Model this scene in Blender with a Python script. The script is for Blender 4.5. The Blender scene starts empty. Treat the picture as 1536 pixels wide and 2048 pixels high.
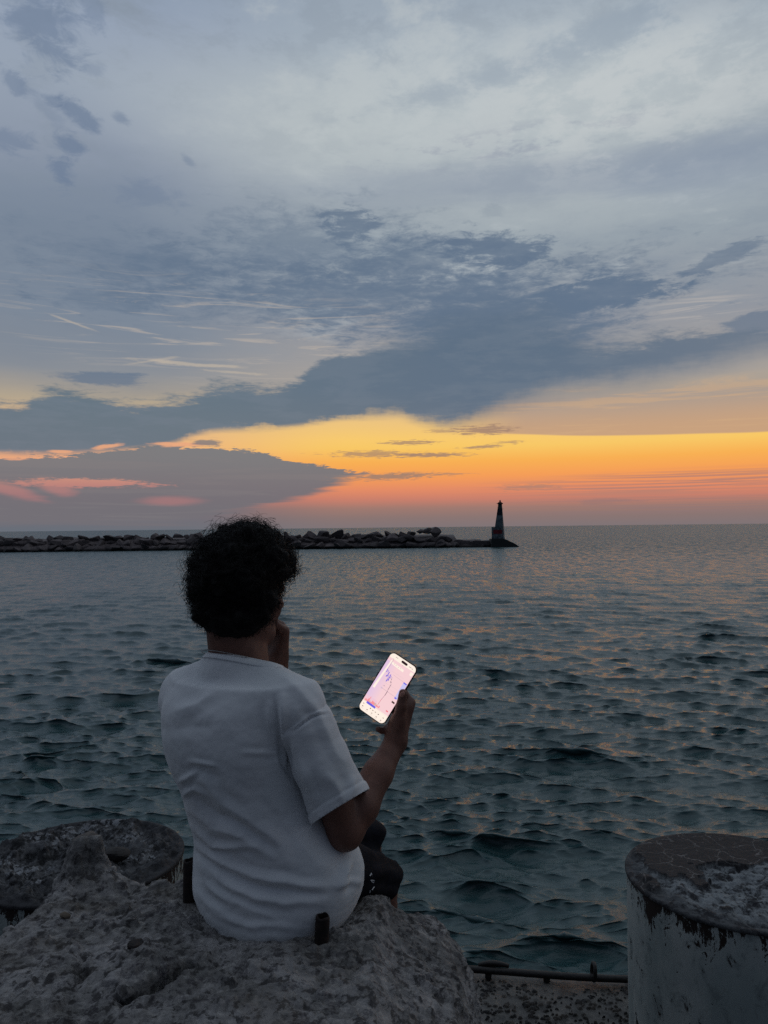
import bpy, bmesh, math, random
import numpy as np
from mathutils import Vector, Matrix

PI = math.pi
random.seed(7)
C = bpy.context.scene.collection
sc = bpy.context.scene

# ------------------------------------------------------------------ camera
FPX = 1538.0                       # focal length in photo pixels (1536 x 2048)
PITCH, ROLL = math.radians(1.15), math.radians(0.60)
CAM = Vector((0, 0, 1.5))
fw = Vector((0, math.cos(PITCH), math.sin(PITCH)))
r0 = Vector((1, 0, 0)); u0 = r0.cross(fw)
rt = (r0 * math.cos(ROLL) - u0 * math.sin(ROLL)).normalized()
up = rt.cross(fw).normalized()
cd = bpy.data.cameras.new('camera'); cam = bpy.data.objects.new('camera', cd); C.objects.link(cam)
cam.matrix_world = Matrix(((rt.x, up.x, -fw.x, CAM.x), (rt.y, up.y, -fw.y, CAM.y), (rt.z, up.z, -fw.z, CAM.z), (0, 0, 0, 1)))
cd.sensor_fit = 'VERTICAL'; cd.sensor_height = 36.0; cd.lens = 36.0 * FPX / 2048
cd.clip_start = 0.05; cd.clip_end = 30000
sc.camera = cam

def ray(px, py):
    return (fw + rt * ((px - 768) / FPX) + up * ((1024 - py) / FPX))
def P(px, py, Y):                  # the world point at depth Y seen at a photo pixel
    d = ray(px, py); return CAM + d * (Y / d.y)
def PZ(px, py, z):                 # the world point at height z seen at a photo pixel
    d = ray(px, py); return CAM + d * ((z - CAM.z) / d.z)
def AE(px, py):                    # azimuth, elevation of a photo pixel
    d = ray(px, py).normalized(); return math.atan2(d.x, d.y), math.asin(d.z)

sc.view_settings.view_transform = 'Standard'; sc.view_settings.look = 'None'
sc.view_settings.exposure = 0.0; sc.view_settings.gamma = 1.0; sc.view_settings.use_curve_mapping = False
try:
    sc.cycles.use_denoising = False; sc.cycles.use_adaptive_sampling = True; sc.cycles.adaptive_threshold = .003; sc.cycles.max_bounces = 6; sc.cycles.glossy_bounces = 3; sc.cycles.diffuse_bounces = 3
    sc.cycles.caustics_reflective = False; sc.cycles.caustics_refractive = False
except Exception: pass

def lin(c):                        # 0-255 sRGB to linear
    return tuple(((v / 255) / 12.92 if v / 255 <= .04045 else ((v / 255 + .055) / 1.055) ** 2.4) for v in c)

# ------------------------------------------------------------------ node expressions
class G:
    """a small expression builder over a node tree"""
    def __init__(s, nt): s.nt = nt
    def n(s, t, **k):
        x = s.nt.nodes.new(t)
        for a, b in k.items(): setattr(x, a, b)
        return x
    def put(s, sock, v):
        if isinstance(v, E): s.nt.links.new(v.o, sock)
        elif isinstance(v, (tuple, list)) and len(v) == 3 and sock.type == 'RGBA': sock.default_value = (*v, 1)
        else: sock.default_value = v
    def m(s, op, *a, clamp=False):
        x = s.n('ShaderNodeMath', operation=op, use_clamp=clamp)
        for i, v in enumerate(a): s.put(x.inputs[i], v)
        return E(s, x.outputs[0])
    def mapped(s, v, loc, rz, scl):
        if abs(rz) > .01:          # v is (az, el, 1): two dot products do offset, turn and scale at once
            ca, sa = math.cos(rz), math.sin(rz); (lx, ly, _), (sx, sy, _) = loc, scl
            def dot(k):
                q = s.n('ShaderNodeVectorMath', operation='DOT_PRODUCT'); s.put(q.inputs[0], v); q.inputs[1].default_value = k
                return E(s, q.outputs['Value'])
            return s.vec(dot((ca / sx, sa / sx, -(lx * ca + ly * sa) / sx)), dot((-sa / sy, ca / sy, (lx * sa - ly * ca) / sy)), 0.0)
        q = s.n('ShaderNodeVectorMath', operation='MULTIPLY_ADD'); s.put(q.inputs[0], v)
        q.inputs[1].default_value = (1 / scl[0], 1 / scl[1], 0); q.inputs[2].default_value = (-loc[0] / scl[0], -loc[1] / scl[1], 0)
        return E(s, q.outputs[0])
    def length(s, v):
        q = s.n('ShaderNodeVectorMath', operation='LENGTH'); s.put(q.inputs[0], v); return E(s, q.outputs['Value'])
    def step(s, x, a, b):          # smooth step from a to b (a > b allowed)
        if not isinstance(a, E) and not isinstance(b, E) and a > b:
            return 1.0 - s.step(x, b, a)
        q = s.n('ShaderNodeMapRange', interpolation_type='SMOOTHSTEP')
        s.put(q.inputs[0], x); s.put(q.inputs[1], a); s.put(q.inputs[2], b)
        return E(s, q.outputs[0])
    def mix(s, f, a, b, mode='MIX'):
        q = s.n('ShaderNodeMix', data_type='RGBA', blend_type=mode, clamp_factor=True)
        s.put(q.inputs[0], f); s.put(q.inputs[6], a); s.put(q.inputs[7], b)
        return E(s, q.outputs[2])
    def vec(s, x, y, z=0.0):
        q = s.n('ShaderNodeCombineXYZ')
        for i, v in enumerate((x, y, z)): s.put(q.inputs[i], v)
        return E(s, q.outputs[0])
    def noise(s, v, scale=1.0, detail=5.0, rough=.55, dist=0.0, lac=2.0, dim='3D'):
        q = s.n('ShaderNodeTexNoise', noise_dimensions=dim); s.put(q.inputs['Vector'], v)
        q.inputs['Scale'].default_value = scale; q.inputs['Detail'].default_value = detail
        q.inputs['Roughness'].default_value = rough; q.inputs['Distortion'].default_value = dist
        q.inputs['Lacunarity'].default_value = lac
        return E(s, q.outputs[0])
    def vor(s, v, scale=1.0, feature='F1', out=0, rnd=1.0):
        q = s.n('ShaderNodeTexVoronoi', feature=feature); s.put(q.inputs['Vector'], v)
        q.inputs['Scale'].default_value = scale; q.inputs['Randomness'].default_value = rnd
        return E(s, q.outputs[out])
    def ramp(s, x, pts, interp='LINEAR'):
        q = s.n('ShaderNodeValToRGB'); cr = q.color_ramp; cr.interpolation = interp
        while len(cr.elements) < len(pts): cr.elements.new(.5)
        for e, (p, c) in zip(cr.elements, pts): e.position = p; e.color = (*c, 1)
        s.put(q.inputs[0], x); return E(s, q.outputs[0])
    def curve(s, x, pts):          # pts in (0..1, 0..1)
        q = s.n('ShaderNodeFloatCurve'); c = q.mapping.curves[0]
        pts = sorted(pts)
        c.points[0].location = pts[0]; c.points[1].location = pts[-1]
        for p in pts[1:-1]: c.points.new(*p)
        for p in c.points: p.handle_type = 'AUTO_CLAMPED'
        q.mapping.update(); s.put(q.inputs[1], x); return E(s, q.outputs[0])
class E:
    def __init__(s, g, o): s.g = g; s.o = o
    def __add__(s, b): return s.g.m('ADD', s, b)
    def __radd__(s, b): return s.g.m('ADD', b, s)
    def __sub__(s, b): return s.g.m('SUBTRACT', s, b)
    def __rsub__(s, b): return s.g.m('SUBTRACT', b, s)
    def __mul__(s, b): return s.g.m('MULTIPLY', s, b)
    def __rmul__(s, b): return s.g.m('MULTIPLY', b, s)
    def __truediv__(s, b): return s.g.m('DIVIDE', s, b)

# ------------------------------------------------------------------ sky (world)
AZ0, AZ1, EL1 = -0.75, 0.75, 0.75
def make_world():
    w = bpy.data.worlds.new('World'); sc.world = w; w.use_nodes = True
    nt = w.node_tree; nt.nodes.clear(); g = G(nt)
    tc = g.n('ShaderNodeTexCoord'); sep = g.n('ShaderNodeSeparateXYZ')
    nt.links.new(tc.outputs['Generated'], sep.inputs[0])
    x, y, z = (E(g, sep.outputs[i]) for i in range(3))
    az = g.m('ARCTAN2', x, y); el = g.m('ARCSINE', z)
    t = g.m('ADD', (az - AZ0) * (1 / (AZ1 - AZ0)), 0.0, clamp=True)
    def edge(pts):                 # photo polyline -> elevation as a function of azimuth
        q = []
        for px, py in pts:
            a, e = AE(px, py); q.append(((a - AZ0) / (AZ1 - AZ0), max(e, 0) / EL1))
        q = [(0.0, q[0][1])] + q + [(1.0, q[-1][1])]
        return g.curve(t, q) * EL1
    def at(px, py): return AE(px, py)
    lel = g.m('LOGARITHM', g.m('MAXIMUM', el, 0.0) + .13, math.e)       # clouds pack together towards the horizon
    p2 = g.vec(az, lel, 1.0); pe = g.vec(az, el, 1.0)
    def cl(sx, sy, off=0.0, **k):
        k['rough'] = k.get('rough', .6) + .07
        return g.noise(g.mapped(p2, (-off * 3.1, off * 1.7, 0), 0.0, (1 / sx, 1 / sy, 1)), dim='2D', **k)
    warp = cl(5, 8, 3.1, detail=3, rough=.5) - .5
    # ---- base colours up the sky over the glow
    def stops(L):
        out = []
        for px, py, c in L:
            e = AE(px, py)[1]; out.append((max(0, min(1, e / EL1)), lin(c)))
        return sorted(out)
    right = stops([(1200, 1049, (128, 116, 118)), (1200, 1030, (138, 117, 114)), (1200, 1010, (160, 122, 112)), (1200, 992, (202, 128, 108)),
        (1200, 972, (228, 140, 102)), (1200, 945, (245, 158, 88)), (1200, 915, (248, 176, 84)), (1200, 885, (248, 200, 102)), (1200, 868, (248, 202, 110)), (1200, 830, (236, 196, 128)),
        (1200, 760, (170, 162, 154)), (1200, 640, (146, 150, 158)), (1200, 480, (150, 161, 170)), (1200, 380, (158, 168, 176)), (1200, 220, (168, 177, 183)), (1200, 60, (162, 174, 185)), (1200, -120, (148, 161, 176))])
    left = stops([(150, 1058, (104, 110, 120)), (150, 1020, (108, 106, 118)), (150, 985, (168, 122, 120)), (150, 965, (232, 150, 124)),
        (150, 900, (238, 176, 128)), (150, 850, (222, 182, 138)), (150, 800, (180, 165, 142)), (150, 740, (140, 144, 150)), (150, 600, (126, 137, 152)), (150, 450, (124, 137, 154)),
        (150, 300, (140, 151, 168)), (150, 150, (150, 162, 178)), (150, 20, (148, 161, 180)), (150, -150, (134, 150, 172))])
    ez = el * (1 / EL1)
    base = g.mix(g.step(az, at(250, 800)[0], at(720, 800)[0]), g.ramp(ez, left), g.ramp(ez, right))
    col = base
    # far right / far left of the frame the glow dies away to grey
    off = g.m('MAXIMUM', g.step(az, .60, 1.3), g.step(az, -.42, -.9))
    col = g.mix(off * g.step(el, .35, .05), col, lin((112, 116, 128)))
    # ---- high veil: broad pale and dark mottling
    v1 = cl(2.2, 3.4, 1.7, detail=7, rough=.58, dist=.2)
    v2 = cl(9, 13, 5.2, detail=8, rough=.60, dist=.1)
    v3 = cl(3.0, 14, 9.4, detail=6, rough=.6, dist=.4)
    hi = g.step(el, .17, .34)
    dark = g.step(v1, .52, .38) * .5 + g.step(v2, .50, .34) * .30
    col = g.mix(dark * hi, col, lin((134, 146, 160)))
    pale = g.step(v1 * .6 + v2 * .4, .53, .66) * hi * g.step(az, -.38, -.05)
    col = g.mix(pale * .55, col, lin((188, 195, 198)))
    # brighter diffuse pool right of centre, y 120-330
    def blob(px, py, rx, ry, soft=1.0, ang=0.0):
        a0, e0 = at(px, py); ra = rx / FPX; re = ry / FPX
        d = g.length(g.mapped(pe, (a0, e0, 0), ang, (ra, re, 1)))
        return d
    def soft(d, a=1.2, b=.2): return g.step(d, a, b)
    col = g.mix(soft(blob(1080, 215, 560, 160)) * .58, col, lin((192, 200, 202)))
    col = g.mix(soft(blob(560, 255, 420, 130, ang=-.1)) * .42, col, lin((186, 194, 196)))
    col = g.mix(soft(blob(1130, 415, 520, 60)) * .45, col, lin((174, 183, 187)))
    col = g.mix(soft(blob(1120, 350, 620, 45) + (v3 - .5) * 1.6) * .45, col, lin((138, 150, 168)))
    col = g.mix(soft(blob(1480, 330, 260, 60) + (v3 - .5) * 1.2) * .4, col, lin((128, 143, 164)))
    # dark wisp from (780,150) up to the right
    wisp = soft(blob(1180, 82, 420, 30, ang=.17) + (v2 - .5) * 2.2, 1.3, .1)
    col = g.mix(wisp * .42, col, lin((136, 152, 170)))
    # mottled little ripples of cloud under the pale pool
    rip = cl(14, 30, 2.4, detail=7, rough=.6, dist=.1)
    col = g.mix(g.step(rip, .50, .66) * soft(blob(1000, 292, 420, 40, ang=.05), 1.2, .2) * .45, col, lin((140, 148, 166)))
    col = g.mix(g.step(v2, .44, .58) * soft(blob(1230, 190, 420, 150), 1.3, .1) * .34, col, lin((205, 208, 208)))
    # grey-blue mass on the left middle
    col = g.mix(soft(blob(60, 560, 420, 210) + warp * 1.5, 1.3, .0) * .42, col, lin((112, 127, 146)))
    # ---- dark puffs, upper left
    pf = cl(24, 30, 7.7, detail=6, rough=.6, dist=.3) - .5
    for (px, py, rx, ry, an, k) in [(95, 45, 70, 62, 0, .62), (185, 15, 24, 36, .3, .4), (160, 228, 40, 17, -.5, .68), (30, 165, 38, 15, -.4, .5), (105, 202, 20, 10, -.2, .55),
            (245, 236, 22, 10, -.4, .5), (140, 290, 32, 18, 0, .68), (120, 342, 24, 24, 0, .66), (15, 285, 40, 20, 0, .5), (190, 140, 22, 14, 0, .3), (90, 215, 60, 14, -.7, .25), (300, 390, 66, 26, 0, .35), (375, 320, 16, 8, -.5, .4)]:
        col = g.mix(soft(blob(px, py, rx, ry, ang=an) + pf * 2.6, 1.25, .35) * k, col, lin((104, 122, 148)))
    # ---- patchy middle clouds
    pc = cl(9.0, 15.0, 12.3, detail=8, rough=.62, dist=.35)
    pc2 = cl(30, 46, 15.3, detail=6, rough=.62, dist=.3)
    mixn = pc * .55 + pc2 * .45
    dkb = lin((98, 116, 138))
    for (px, py, rx, ry, an, lo, hi_, k) in [(700, 455, 62, 34, 0, .72, .35, .75), (600, 500, 230, 66, .1, .90, .15, .55), (1000, 500, 112, 28, .0, .8, .38, .85), (830, 530, 170, 50, .05, .90, .25, .6),
            (800, 590, 480, 66, .0, .92, .12, .80), (1205, 585, 105, 26, 0, .85, .5, .85), (300, 530, 220, 55, 0, .85, .1, .45), (980, 640, 230, 60, 0, 1.0, .2, .85), (1440, 516, 72, 15, .25, .75, .4, .62),
            (1160, 520, 26, 12, 0, .8, .5, .45), (210, 600, 110, 22, 0, .8, .3, .45), (980, 425, 22, 10, 0, .9, .3, .2), (1270, 540, 22, 18, 0, .8, .4, .3), (1530, 645, 60, 14, 0, 1, .5, .7), (215, 757, 66, 10, 0, 1.0, .5, .75)]:
        d = blob(px, py, rx, ry, ang=an) * .62 + (mixn - .5) * 2.6
        col = g.mix(g.step(d, lo, hi_) * k, col, dkb)
    # thin warm-lit streaks, left
    st = cl(7, 44, 21.0, detail=6, rough=.6, dist=1.1)
    reg = soft(blob(440, 665, 480, 110, ang=-.06), 1.15, .35)
    col = g.mix(g.step(st, .52, .70) * reg * .5, col, lin((190, 178, 166)))
    reg = soft(blob(1400, 615, 110, 30), 1.15, .3)
    col = g.mix(g.step(st, .42, .60) * reg * .8, col, lin((176, 172, 170)))
    for (px, py, rx, ry, an, k) in [(380, 728, 120, 4, -.03, .5), (145, 645, 48, 2.6, -.28, .4), (470, 745, 60, 3, -.05, .4), (300, 722, 50, 3, .2, .35)]:
        col = g.mix(soft(blob(px, py, rx, ry, ang=an) + pf * 2.0, 1.2, .3) * k, col, lin((204, 188, 166)))
    # ---- the tan veil over the yellow band on the right, its base ruled straight
    ed = edge([(300, 900), (700, 858), (880, 868), (930, 867), (1040, 869), (1150, 872), (1280, 871), (1400, 868), (1536, 864)])
    tanm = g.step(el, ed - .0008, ed + .0018) * g.step(el, AE(1200, 740)[1], AE(1200, 800)[1]) * g.step(az, at(840, 860)[0], at(1060, 860)[0])
    tanc = g.mix(g.step(el, AE(1200, 868)[1], AE(1200, 770)[1]), lin((196, 158, 128)), lin((158, 152, 148)))
    tanc = g.mix(g.step(v3, .5, .62) * .5, tanc, lin((205, 168, 132)))
    col = g.mix(tanm * .93, col, tanc)
    # ---- great dark cloud with ragged top and soft rain base
    n1 = (cl(7, 12, 31.0, detail=8, rough=.6, dist=.3) - .5)
    n4 = (cl(95, 130, 35.0, detail=4, rough=.55) - .5)
    n2 = (cl(26, 44, 33.0, detail=6, rough=.6) - .5)
    top = edge([(-200, 800), (0, 815), (45, 812), (70, 790), (140, 780), (250, 800), (390, 790), (440, 776), (540, 770), (600, 756), (640, 716), (700, 706), (760, 690), (850, 664), (900, 636), (1000, 622), (1100, 640), (1190, 684), (1260, 690), (1330, 668), (1420, 662), (1536, 655), (1750, 640)])
    bot = edge([(-200, 900), (0, 912), (250, 905), (340, 893), (420, 868), (520, 864), (590, 858), (650, 850), (710, 842), (790, 842), (850, 860), (900, 868), (950, 856), (1020, 838), (1100, 820), (1180, 808), (1300, 792), (1420, 768), (1536, 738), (1750, 700)])
    softb = g.curve(t, [(0, .08), (.28, .08), (.43, .12), (.50, .28), (.557, .30), (.60, .48), (.66, .62), (.75, .60), (1, .60)]) * .075
    sft = soft(blob(1010, 650, 300, 90), 1.2, .3) * .03
    tp = top + n1 * .050 + n2 * .022 + n4 * .012
    mtop = g.step(el, tp + sft + .007, tp - sft - .009)
    sb2 = softb + n2 * .02 + (cl(16, 3, 36.0, detail=5) - .5) * .030
    mbot = g.step(el, bot + n1 * .011 - .002, g.m('MAXIMUM', bot + n1 * .011 + sb2, bot + .009))
    A = mtop * mbot
    ca = g.mix(g.step(az, at(300, 800)[0], at(1000, 800)[0]), lin((99, 116, 130)), lin((93, 111, 131)))
    ca = g.mix(g.step(v2, .42, .62) * .35, ca, lin((112, 125, 140)))
    ca = g.mix(g.step(az, at(1050, 700)[0], at(1536, 700)[0]) * .55, ca, lin((116, 126, 140)))
    col = g.mix(A * .96, col, ca)
    # ---- low grey cloud, left, running to a point
    top2 = edge([(-200, 915), (0, 918), (60, 912), (160, 908), (250, 898), (330, 893), (420, 896), (500, 899), (545, 908), (575, 922), (640, 931), (700, 942), (760, 947), (850, 951), (900, 990), (1000, 1040)])
    bot2 = edge([(-200, 1060), (0, 1060), (300, 1058), (480, 1030), (560, 1012), (610, 1000), (650, 986), (700, 972), (740, 962), (800, 956), (850, 953), (900, 1000), (1000, 1046)])
    m2 = g.step(el, top2 + n2 * .016 + n1 * .014 + n4 * .010 + .0008, top2 + n2 * .016 + n1 * .014 + n4 * .010 - .0008) * g.step(el, bot2 + (v3 - .5) * .030, bot2 + (v3 - .5) * .030 + .012) * g.step(az, at(900, 950)[0], at(840, 950)[0])
    c2 = g.mix(g.step(el, AE(400, 900)[1], AE(400, 1010)[1]), lin((120, 122, 126)), lin((116, 112, 118)))
    c2 = g.mix(g.step(v3, .5, .62) * .35, c2, lin((128, 124, 126)))
    gap = g.m('MAXIMUM', soft(blob(170, 966, 135, 9) + pf * 1.8 + n4 * 1.2, 1.15, .6), soft(blob(340, 1002, 66, 10) + pf * .4, 1.3, .3) * .62)
    gap = g.m('MAXIMUM', gap, soft(blob(20, 980, 66, 13, ang=-.3) + pf * .8, 1.25, .3) * .72)
    gap = g.m('MAXIMUM', gap, soft(blob(110, 975, 40, 14, ang=-.3) + pf * .8, 1.25, .3) * .72)
    gap = g.m('MAXIMUM', gap, soft(blob(125, 903, 26, 3) + pf * 2, 1.2, .5))
    gap = g.m('MAXIMUM', gap, soft(blob(215, 892, 30, 5, ang=.2) + pf * 2, 1.2, .5))
    gap = g.m('MAXIMUM', gap, soft(blob(30, 918, 22, 3) + pf * 2, 1.2, .5))
    gap = g.m('MAXIMUM', gap, soft(blob(360, 888, 60, 5) + pf * 2, 1.2, .5))
    m2 = g.m('MAXIMUM', m2, A * g.step(az, at(420, 900)[0], at(380, 900)[0]) * 0.0)
    col = g.mix(m2 * .97, col, c2)
    gcol = g.mix(g.step(el, AE(200, 985)[1], AE(200, 900)[1]), lin((196, 134, 124)), lin((232, 168, 128)))
    gcol = g.mix(g.step(el, AE(200, 955)[1], AE(200, 1000)[1]) * .8, gcol, lin((176, 120, 122)))
    col = g.mix(gap * .9, col, gcol)
    # small puffs beside the point of light at (400,885)
    col = g.mix(soft(blob(410, 884, 34, 8) + pf * 2.4, 1.2, .6) * .8, col, lin((112, 116, 124)))
    # ---- flecks in the yellow band
    fl = cl(60, 150, 41.0, detail=5, rough=.6, dist=.4)
    for (px, py, rx, ry, an, k) in [(970, 860, 58, 10, 0, .8), (820, 885, 55, 4.5, 0, .75), (745, 908, 85, 7, 0, .7), (860, 910, 80, 4.5, 0, .85), (970, 893, 45, 3.5, .05, .75), (1020, 884, 30, 2.6, 0, .6), (880, 862, 30, 4, 0, .5), (780, 953, 95, 7, .03, .9),
            (900, 948, 40, 3, .0, .6), (1060, 974, 60, 6, 0, .55)]:
        col = g.mix(soft(blob(px, py, rx, ry, ang=an) + (fl - .5) * 3.4, 1.15, .5) * k, col, lin((158, 128, 112)))
    fs = cl(3.2, 62, 43.0, detail=5, rough=.55, dist=.5)
    reg = soft(blob(1330, 966, 380, 26, ang=.02), 1.2, .3)
    col = g.mix(g.step(fs, .46, .56) * reg * .82, col, lin((178, 128, 114)))
    col = g.mix(soft(blob(1200, 1003, 75, 7) + pf * 2.4, 1.1, .4) * .45, col, lin((146, 118, 116)))
    reg = soft(blob(1350, 1012, 420, 22), 1.2, .3)
    col = g.mix(g.step(cl(2.6, 40, 47.0, detail=4), .46, .6) * reg * .4, col, lin((140, 118, 120)))
    # ---- dusk haze on the horizon; darker sky overhead and behind
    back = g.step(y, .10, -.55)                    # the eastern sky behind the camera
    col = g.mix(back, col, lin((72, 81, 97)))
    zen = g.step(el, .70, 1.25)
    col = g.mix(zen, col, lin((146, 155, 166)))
    col = g.mix(g.step(el, 0.0, -.02), col, lin((30, 36, 42)))
    # one even brighten/darken of everything out of the west
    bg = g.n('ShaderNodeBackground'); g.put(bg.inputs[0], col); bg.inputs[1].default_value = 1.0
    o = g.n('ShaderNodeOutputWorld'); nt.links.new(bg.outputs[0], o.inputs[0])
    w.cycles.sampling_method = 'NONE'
make_world()

# ------------------------------------------------------------------ shared helpers
def tag(o, label=None, cat=None, group=None, kind=None):
    if label: o['label'] = label
    if cat: o['category'] = cat
    if group: o['group'] = group
    if kind: o['kind'] = kind
    return o
def empty(name, loc=(0, 0, 0), rz=0.0):
    o = bpy.data.objects.new(name, None); C.objects.link(o); o.location = loc; o.rotation_euler.z = rz
    o.empty_display_size = .1; return o
def link(name, me, mat=None, parent=None, smooth=False):
    o = bpy.data.objects.new(name, me); C.objects.link(o)
    if mat is not None: me.materials.append(mat)
    if parent is not None:
        o.parent = parent
        bpy.context.view_layer.update()
        o.matrix_parent_inverse = parent.matrix_world.inverted()
    if smooth: me.polygons.foreach_set('use_smooth', np.ones(len(me.polygons), bool))
    return o
def mesh_np(name, V, F):
    """V (n,3), F (m,4) or (m,3) arrays"""
    me = bpy.data.meshes.new(name); V = np.asarray(V, np.float32); F = np.asarray(F, np.int32)
    me.vertices.add(len(V)); me.vertices.foreach_set('co', V.ravel())
    k = F.shape[1]; me.loops.add(F.size); me.loops.foreach_set('vertex_index', F.ravel())
    me.polygons.add(len(F)); me.polygons.foreach_set('loop_start', np.arange(0, F.size, k, dtype=np.int32))
    me.polygons.foreach_set('loop_total', np.full(len(F), k, np.int32))
    me.update(calc_edges=True); me.validate(); return me
def grid_faces(nr, nc, wrap=False):
    i = np.arange(nr - 1)[:, None]; j = np.arange(nc if wrap else nc - 1)[None, :]
    j2 = (j + 1) % nc
    return np.stack([i * nc + j, i * nc + j2, (i + 1) * nc + j2, (i + 1) * nc + j], -1).reshape(-1, 4)
def bm_obj(name, bm, mat=None, parent=None, smooth=False):
    me = bpy.data.meshes.new(name); bmesh.ops.recalc_face_normals(bm, faces=bm.faces[:]); bm.to_mesh(me); bm.free()
    return link(name, me, mat, parent, smooth)
def hash2(ix, iy, seed):
    h = (ix.astype(np.int64) * 374761393 + iy.astype(np.int64) * 668265263 + seed * 1274126177) & 0x7fffffff
    h = ((h ^ (h >> 13)) * 1274126177) & 0x7fffffff
    return ((h ^ (h >> 16)) & 0xffff) / 65535.0
def vnoise(x, y, seed=0):
    ix, iy = np.floor(x), np.floor(y); fx, fy = x - ix, y - iy
    fx = fx * fx * fx * (fx * (fx * 6 - 15) + 10); fy = fy * fy * fy * (fy * (fy * 6 - 15) + 10)
    a = hash2(ix, iy, seed); b = hash2(ix + 1, iy, seed); c = hash2(ix, iy + 1, seed); d = hash2(ix + 1, iy + 1, seed)
    return (a * (1 - fx) + b * fx) * (1 - fy) + (c * (1 - fx) + d * fx) * fy - .5
def fbm(x, y, oct=5, seed=0, gain=.5):
    s = 0; a = 1.0; f = 1.0
    for k in range(oct):
        s = s + a * vnoise(x * f + 17.3 * k, y * f - 9.1 * k, seed + k); a *= gain; f *= 2.03
    return s
def worley(x, y, seed=0):
    ix, iy = np.floor(x), np.floor(y); d1 = np.full(x.shape, 9.0); d2 = d1.copy(); idv = np.zeros(x.shape)
    for i in (-1, 0, 1):
        for j in (-1, 0, 1):
            cx, cy = ix + i, iy + j
            px = cx + hash2(cx, cy, seed); py = cy + hash2(cx, cy, seed + 5)
            d = np.hypot(x - px, y - py); c = d < d1
            d2 = np.where(c, d1, np.minimum(d2, d)); idv = np.where(c, hash2(cx, cy, seed + 9), idv); d1 = np.where(c, d, d1)
    return d1, d2, idv
def mat(name, build, **base):
    m = bpy.data.materials.new(name); m.use_nodes = True; nt = m.node_tree; nt.nodes.clear(); g = G(nt)
    b = g.n('ShaderNodeBsdfPrincipled'); o = g.n('ShaderNodeOutputMaterial'); nt.links.new(b.outputs[0], o.inputs[0])
    for k, v in base.items(): g.put(b.inputs[k.replace('_', ' ')], v)
    tc = g.n('ShaderNodeTexCoord'); co = E(g, tc.outputs['Object'])
    if build: build(g, b, co)
    return m
def bump(g, b, h, dist=.002, strength=1.0):
    q = g.n('ShaderNodeBump'); q.inputs['Distance'].default_value = dist; q.inputs['Strength'].default_value = strength
    g.put(q.inputs['Height'], h); g.nt.links.new(q.outputs[0], b.inputs['Normal'])
def sepxyz(g, v):
    q = g.n('ShaderNodeSeparateXYZ'); g.put(q.inputs[0], v); return [E(g, q.outputs[i]) for i in range(3)]
def vmul(g, v, s):
    q = g.n('ShaderNodeVectorMath', operation='MULTIPLY'); g.put(q.inputs[0], v); q.inputs[1].default_value = s; return E(g, q.outputs[0])
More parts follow.
